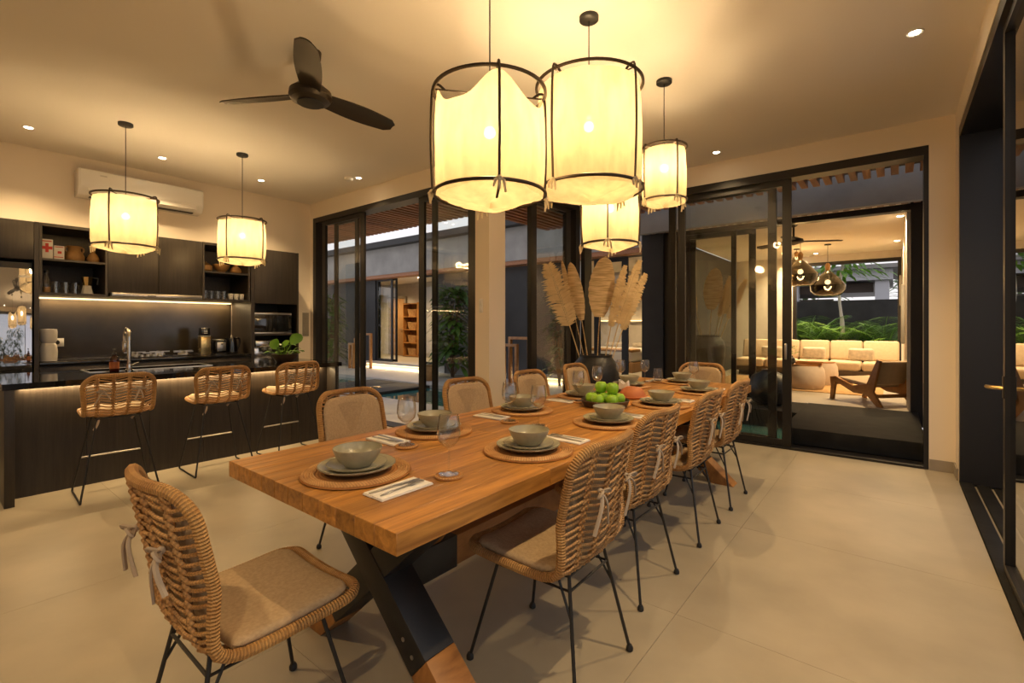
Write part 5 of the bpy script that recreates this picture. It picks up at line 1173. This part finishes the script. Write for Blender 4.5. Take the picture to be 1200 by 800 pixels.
# lounge lights
for k, (px, py, w_) in enumerate(((1055, 253, 'nearest the side wall'), (1051, 282, 'by the side wall over the sofa end'), (956, 297, 'by the fan'), (935, 300, 'over the middle of the sofa'))):
    q = onz(px, py, 2.96)
    if q.y > 13.2: q.y = 12.9
    r = thing('downlight', 'small round recessed lounge ceiling spotlight ' + w_, 'spotlight', (q.x, q.y, 2.96), 0, 'lounge ceiling spotlights')
    MB().lathe([(0.04, -0.001), (0.055, -0.006), (0.06, 0.0)], 16).build('trim_ring', 'white_matte', r); MB().lathe([(0.0, -0.003), (0.04, -0.003), (0.04, 0)], 16).build('lens', 'downlight_glow', r)
    light('spot_beam', 'SPOT', (0, 0, -0.02), 190, parent=r, size=0.04, spot=140, blend=0.8)
def smoky(label, px, py, rr, Y, seed):
    c = ony(px, py, Y)
    t = thing('glass_pendant', label, 'pendant lamp', (c.x, c.y, 2.96), 0, 'smoky glass pendants'); dz = c.z - 2.96
    MB().lathe([(0.06, 0), (0.06, -0.02), (0, -0.022)], 16).build('ceiling_rose', 'black_metal', t); MB().tube([(0, 0, -0.02), (0, 0, dz + rr * 1.3)], 0.005, 5).build('cord', 'black_metal', t)
    MB().lathe([(0.02, dz + rr * 1.45), (0.05, dz + rr * 1.3), (0.035, dz + rr * 0.95)], 12).build('cap', 'clay', t)
    MB().lathe([(0.04, dz + rr * 0.95), (rr * 0.55, dz + rr * 0.55), (rr * 1.0, dz), (rr * 0.97, dz - rr * 0.35), (rr * 0.75, dz - rr * 0.65), (rr * 0.55, dz - rr * 0.72)], 28).build('glass_shade', 'smoky_glass', t)
    MB().ball((0, 0, dz + rr * 0.2), 0.05, 12, 8).build('bulb', 'bulb', t); light('bulb_light', 'POINT', (0, 0, dz + rr * 0.2), 30, parent=t, size=0.07)
smoky('smoky glass pendant furthest along toward the lounge window', 970, 334, 0.31, 11.6, 1)
smoky('smoky glass pendant below the lounge fan', 938, 322, 0.31, 10.9, 2)
smoky('smoky glass pendant hanging highest beside the lounge fan', 933.5, 312, 0.22, 11.9, 3)
lf_c = onz(930, 283, 2.62); lfan = thing('ceiling_fan', 'black three-blade ceiling fan in the lounge', 'ceiling fan', (lf_c.x, lf_c.y, 2.96))
MB().lathe([(0.09, 0), (0.05, -0.10), (0.015, -0.12)], 16).build('ceiling_cup', 'black_metal', lfan); MB().tube([(0, 0, -0.1), (0, 0, -0.3)], 0.015, 8).build('down_rod', 'black_metal', lfan); MB().lathe([(0.04, -0.27), (0.13, -0.31), (0.14, -0.36), (0.0, -0.40)], 24).build('motor_hub', 'black_metal', lfan)
for k in range(3):
    an = k * 2 * PI / 3 + 0.5; MB().prism([(0.12, -0.05), (0.65, -0.06), (0.70, 0.0), (0.65, 0.05), (0.12, 0.05)], -0.345, -0.335, lambda u, v, a: (u * math.cos(an) - v * math.sin(an), u * math.sin(an) + v * math.cos(an), a + v * 0.3)).build('blade', 'black_metal', lfan, smooth=False)
# sofa
sf_ = thing('sofa', 'long beige lounge sofa with loose back cushions under the garden window', 'sofa', (0, 12.35, FZ))
sx_ = [0.08, -0.53, -1.12, -1.70, -2.30, -2.90]
MB().box(sx_[-1], sx_[0], -0.42, 0.50, 0.10, 0.20).build('base_frame', 'bowl_wood', sf_, bevel=0.01)
MB().box(sx_[-1] + 0.05, sx_[0] - 0.05, -0.30, 0.42, 0, 0.10).build('plinth', 'black_metal', sf_, smooth=False)
for k in range(5):
    MB().box(sx_[k + 1] + 0.004, sx_[k] - 0.004, -0.45, 0.28, 0.20, 0.38).build('seat_cushion', 'sofa_fabric', sf_, bevel=0.055, segs=4)
    MB().beam(((sx_[k + 1] + sx_[k]) / 2, 0.26, 0.36), ((sx_[k + 1] + sx_[k]) / 2, 0.42, 0.78), sx_[k] - sx_[k + 1] - 0.01, 0.18, (0, 1, 0)).build('back_cushion', 'sofa_fabric', sf_, bevel=0.05, segs=4)
for (px, w_, lab) in ((1009, 0.44, 'between the two end seats'), (954, 0.44, 'near the table plant'), (905, 0.44, 'at the far sofa end')):
    q = ony(px, 424, 12.42); c = thing('throw_pillow', 'pale oblong throw pillow on the sofa ' + lab, 'pillow', (q.x, 12.42, FZ + 0.385), 0.08, 'sofa pillows')
    def pf(u, v):
        a = 2 * PI * u; ca, sa = math.cos(a), math.sin(a); e = 0.55
        return (w_ / 2 * math.copysign(abs(ca) ** e, ca) * math.sin(PI * v) ** 0.35, 0, 0)
    MB().box(-w_ / 2, w_ / 2, -0.06, 0.06, 0.0, 0.26).build('cover', 'pillow_fabric', c, bevel=0.055, segs=4); MB().tube([(-w_ / 2 + 0.05, 0, 0.245), (w_ / 2 - 0.05, 0, 0.245)], 0.006, 5).build('piping', 'string', c)
rg = tag(MB().box(-2.9, -0.15, 9.5, 11.6, FZ + 0.001, FZ + 0.012).build('rug', 'rug', bevel=0.003), 'flat ochre rug under the round poufs', 'rug')
# poufs / drum tables
for k, (px, Y, w_, lab) in enumerate(((944, 9.95, 0.29, 'with the tray and vase'), (962, 10.85, 0.27, 'behind the tray table'))):
    c = ony(px, 450, Y); t = thing('drum_table', 'pale rounded drum table on the ochre rug ' + lab, 'table', (c.x, Y, FZ + 0.0125), 0, 'drum tables')
    MB().lathe([(w_ * 0.90, 0), (w_ * 1.0, 0.06), (w_ * 1.04, 0.2), (w_ * 0.98, 0.34), (w_ * 0.85, 0.405), (0, 0.41)], 36).build('drum', 'pouf_fabric', t)
    MB().lathe([(w_ * 0.86, 0.408), (w_ * 0.86, 0.43), (0, 0.432)], 36).build('wood_top', 'honey_wood', t)
    if k == 0: dt = c.copy()
tv = thing('wooden_tray', 'oblong honey-wood tray on the drum table', 'tray', (dt.x + 0.06, 9.92, FZ + 0.445)); MB().box(-0.20, 0.20, -0.12, 0.12, 0, 0.015).build('tray_base', 'honey_wood', tv, bevel=0.004)
for s in (-1, 1): MB().box(-0.20, 0.20, s * 0.12 - 0.005, s * 0.12 + 0.005, 0.015, 0.04).build('tray_edge', 'honey_wood', tv, smooth=False)
vz = thing('flower_vase', 'small black vase of yellow-green sprigs on the drum table', 'vase', (dt.x - 0.20, 9.72, FZ + 0.445)); MB().lathe([(0.05, 0), (0.08, 0.04), (0.07, 0.10), (0.035, 0.13), (0.04, 0.15), (0.03, 0.15)], 20).build('body', 'urn_black', vz)
b = MB(); rnd = random.Random(5)
for q in range(60):
    a = rnd.uniform(0, 2 * PI); r = rnd.uniform(0.02, 0.12); addleaf(b, leafblade((r * math.cos(a), r * math.sin(a), 0.15 + rnd.uniform(0, 0.17)), (math.cos(a), math.sin(a), 0.7), 0.07, 0.02, 0.4, n=3))
b.build('sprigs', 'bright_leaf', vz, recalc=False)['kind'] = 'stuff'
# lounge chair: two bent plank sides with slung seat
lc = thing('lounge_chair', 'honey-wood low lounge chair with fabric back in the lounge', 'lounge chair', (-0.24, 8.80, FZ), PI / 2 + 0.85)
side = [(0.40, 0.0), (0.46, 0.0), (0.44, 0.20), (0.46, 0.34), (0.36, 0.36), (0.06, 0.25), (-0.17, 0.30), (-0.33, 0.66), (-0.38, 0.64), (-0.27, 0.20), (-0.40, 0.0), (-0.32, 0.0), (-0.17, 0.14), (0.05, 0.15), (0.36, 0.28), (0.37, 0.2)]
for s in (-1, 1): MB().prism(side, s * 0.29 - 0.02, s * 0.29 + 0.02, lambda u, v, a: (u, a, v)).build('side_plank', 'honey_wood', lc, bevel=0.004)
MB().beam((-0.345, 0, 0.63), (-0.20, 0, 0.30), 0.54, 0.05, (1, 0, 0.3)).build('back_sling', 'sofa_fabric', lc, bevel=0.018, segs=3)
MB().beam((0.36, 0, 0.33), (-0.16, 0, 0.27), 0.54, 0.06).build('seat_sling', 'sofa_fabric', lc, bevel=0.02, segs=3)
MB().beam((-0.30, -0.27, 0.14), (-0.30, 0.27, 0.14), 0.03, 0.05).build('rear_rail', 'honey_wood', lc, bevel=0.004); MB().beam((0.41, -0.27, 0.25), (0.41, 0.27, 0.25), 0.03, 0.05).build('front_rail', 'honey_wood', lc, bevel=0.004)
art = thing('wall_art', 'grey driftwood panel hung on the lounge side wall', 'wall art', (0.13, 10.6, 1.55)); MB().box(-0.05, 0, -0.22, 0.22, -0.55, 0.45).build('panel', 'slate', art, bevel=0.015); MB().box(-0.07, -0.05, -0.12, 0.14, 0.1, 0.62).build('driftwood', 'skirting', art, bevel=0.02)
# garden behind the lounge
struct(MB().box(-14, 10, 16.6, 16.8, -0.5, 2.02).build('wall_garden', 'garden_wall', smooth=False))
struct(MB().box(-14, 12, 13.6, 30, -0.7, -0.05).build('floor_garden', 'soil', smooth=False))
hb_ = thing('garden_pavilion', 'white flat-roofed pavilion with pale columns beyond the garden wall', 'building', (-0.8, 22.5, -0.05))
MB().box(-6.5, 0.75, -1.5, 3.5, 2.95, 3.32).build('roof_slab', 'far_white', hb_, smooth=False); MB().box(-6.8, 1.05, -1.9, 3.8, 3.32, 3.46).build('roof_cap', 'slate', hb_, smooth=False)
for x in (-5.4, -2.3, 0.45): MB().box(x - 0.2, x + 0.2, -1.3, -0.9, 0, 2.95).build('column', 'far_white', hb_, smooth=False)
MB().box(-6.3, -1.3, 2.6, 2.8, 0, 2.5).build('back_wall', 'render_white', hb_, smooth=False); MB().box(-6.3, 0.2, -0.9, 2.6, 2.55, 2.9).build('ceiling_beam', 'bowl_wood', hb_, smooth=False)
for k, (px, Y, h_, lab) in enumerate(((945, 15.0, 2.1, 'beside the trunk'), (975, 15.6, 1.5, 'behind the middle sofa seats'), (1035, 15.2, 1.55, 'behind the end sofa seats'), (1000, 15.9, 1.3, 'low by the garden wall'), (905, 15.3, 1.9, 'behind the sofa far end'))):
    c = ony(px, 400, Y); palm('garden_palm', 'bright green palm in the lounge garden ' + lab, c.x, 15.1, -0.05, 11, min(h_ * 1.2, 2.1), 2.0, 'bright_leaf', 20 + k)
c = ony(985, 400, 15.4); tk = thing('young_tree', 'slim pale tree trunk with light leaves in the lounge garden', 'tree', (c.x, 15.4, -0.05)); MB().tube(cat([(0, 0, 0), (0.05, 0, 1.2), (-0.03, 0, 2.2), (0.08, 0, 3.2)], 4), [0.05] * 6 + [0.035] * 7, 8).build('trunk', 'render_white', tk)
b = MB(); rnd = random.Random(9)
for q in range(160):
    a = rnd.uniform(0, 2 * PI); r = rnd.uniform(0, 1.1); addleaf(b, leafblade((r * math.cos(a), r * math.sin(a), rnd.uniform(2.6, 3.4)), (math.cos(a), math.sin(a), 0.1), 0.32, 0.05, 0.6, n=3))
b.build('foliage', 'bright_leaf', tk, recalc=False)['kind'] = 'stuff'
for k, (x, y, rr) in enumerate(((-5.0, 31.0, 2.6), (2.2, 31.5, 2.2), (8.4, 30.5, 2.6))):
    bush('far_tree', ['broad far tree behind the white pavilion', 'pale far tree at the pavilion corner', 'leafy far tree beyond the pavilion end'][k], x, y, -0.05, rr, rr, 4.2, 380, 0.9, 'green_leaf', 40 + k, 'tree', 'far garden trees')

# ------------------------------------------------------------------ urns of dried leaves
def dried(t, top, seed, n=7):
    rnd = random.Random(seed)
    # (lean x, lean along R, length, width, kind)
    spec = [(-0.30, 1.50, 0.155, 'palm'), (-0.15, 1.47, 0.085, 'paddle'), (0.045, 1.54, 0.175, 'paddle'), (0.27, 1.55, 0.085, 'palm'), (0.33, 1.42, 0.075, 'palm'), (-0.22, 1.52, 0.045, 'paddle'), (0.21, 1.44, 0.07, 'palm')]
    for k, (lean, ln, w_, kind) in enumerate(spec):
        rnd = random.Random(seed * 31 + k)
        dv = Vector((RT[0] * lean + FW[0] * rnd.uniform(-.08, .08), RT[1] * lean + FW[1] * rnd.uniform(-.08, .08), 1)).normalized()
        sd = Vector((RT[0], RT[1], 0)); sd = (sd - dv * sd.dot(dv)).normalized(); tw = rnd.uniform(-0.3, 0.3); nr = dv.cross(sd)
        sd = sd * math.cos(tw) + nr * math.sin(tw); nr = dv.cross(sd)
        p0 = Vector((RT[0] * lean * 0.35, RT[1] * lean * 0.35, top - 0.35)); s0_ = 0.46 if kind == 'palm' else 0.50
        def cpt(tt): return p0 + dv * ((ln - 0.02) * tt + 0.05) + nr * (0.05 * math.sin(2.4 * tt)) + sd * (0.06 * (tt ** 2) * (1 if lean > 0 else -1))
        b = MB(); b.tube([cpt(i / 10) for i in range(11)], [0.009 - 0.0006 * i for i in range(11)], 6)
        if kind == 'paddle':
            rows = []
            for i in range(19):
                u = i / 18; tt = s0_ + (1 - s0_) * u; c = cpt(tt); ww = w_ * (math.sin(PI * min(1, u * 0.90 + 0.06)) ** 0.62) * (1 - 0.05 * (i % 2)) if i < 18 else 0.004
                rows.append([c + sd * (-ww) + nr * 0.018, c + sd * (-ww * 0.5) + nr * 0.002 * (1 if i % 2 else -1), c - nr * 0.004, c + sd * (ww * 0.5) + nr * 0.002 * (-1 if i % 2 else 1), c + sd * ww + nr * 0.018])
            vs = [q for r in rows for q in r]; b.add(vs, [(i * 5 + j, i * 5 + j + 1, (i + 1) * 5 + j + 1, (i + 1) * 5 + j) for i in range(18) for j in range(4)])
        else:
            for i in range(84):
                u = i / 84; tt = s0_ + (1 - s0_) * u; c = cpt(tt); ww = w_ * math.sin(PI * (0.18 + 0.74 * u)) ** 0.7
                for s in (-1, 1):
                    addleaf(b, leafblade(c, sd * s + dv * (0.55 + rnd.uniform(-.15, .15)) + nr * rnd.uniform(-.25, .25), ww * 1.15 * rnd.uniform(0.8, 1.12), 0.010, 0.25 * rnd.uniform(0.5, 1.5), n=4, up=nr))
        b.build('dried_leaf', 'dry_leaf' if kind == 'palm' else 'dry_leaf_brown', t, recalc=False)
def urn(label, x, y, z, seed):
    t = thing('leaf_urn', label, 'urn', (x, y, z), 0, 'black urns with dried leaves')
    bd_ = MB().lathe([(0.15, 0), (0.17, 0.01), (0.22, 0.25), (0.27, 0.55), (0.285, 0.72), (0.265, 0.84), (0.215, 0.90), (0.20, 0.925), (0.205, 0.955), (0.19, 0.955), (0.185, 0.91), (0.22, 0.84), (0, 0.82)], 40).build('urn_body', 'urn_black', t)
    for zz in (0.78, 0.82, 0.86): MB().tube([((0.283 - (zz - 0.74) * 0.42) * math.cos(a * PI / 20), (0.283 - (zz - 0.74) * 0.42) * math.sin(a * PI / 20), zz) for a in range(40)], 0.006, 5, closed=True).build('ridge', 'urn_black', bd_)
    dried(t, 0.96, seed); return t
uc = onz(698, 412, 0.955); 
urn('black urn of tall dried palm leaves in the dining room corner', -2.88, 5.24, 0, 1)
ul = onz(828, 448, FZ); urn('black urn of dried leaves standing in the lounge', ony(830, 400, 8.9).x, 8.9, FZ, 2)
bp_ = onz(905, 471, 0.17); rv = thing('round_vase', 'large round black vase on the ledge behind the sliding glass', 'vase', (-1.42, 7.72, 0.17))
MB().lathe([(0.12, 0), (0.20, 0.03), (0.285, 0.18), (0.29, 0.28), (0.22, 0.42), (0.10, 0.48), (0.09, 0.50), (0.075, 0.50)], 36).build('body', 'urn_black', rv); MB().lathe([(0.09, 0.495), (0.10, 0.505), (0.08, 0.51)], 20).build('lip', 'urn_black', rv)
# ------------------------------------------------------------------ garden outside the glazed side wall (seen in reflections)
struct(MB().box(XD + 0.34, 9, -9, 5.6, -0.2, -0.06).build('floor_terrace', 'slate_dark', smooth=False))
struct(MB().box(0.78, 0.98, 5.05, 7.4, -0.2, 3.4).build('wall_terrace', 'slate_dark', smooth=False))
for k, (x, y, h_) in enumerate(((4.0, 3.6, 2.6), (4.4, 1.8, 2.0), (4.2, 0.2, 2.9), (4.3, -1.6, 2.2), (4.2, -3.2, 2.7))):
    bush('terrace_shrub', ['tall', 'low', 'tallest', 'rounded', 'end'][k] + ' leafy shrub on the terrace outside the glazed wall', x, y, -0.06, 0.9, 0.9, h_, 300, 0.55, 'green_leaf', 60 + k, 'shrub', 'terrace shrubs')
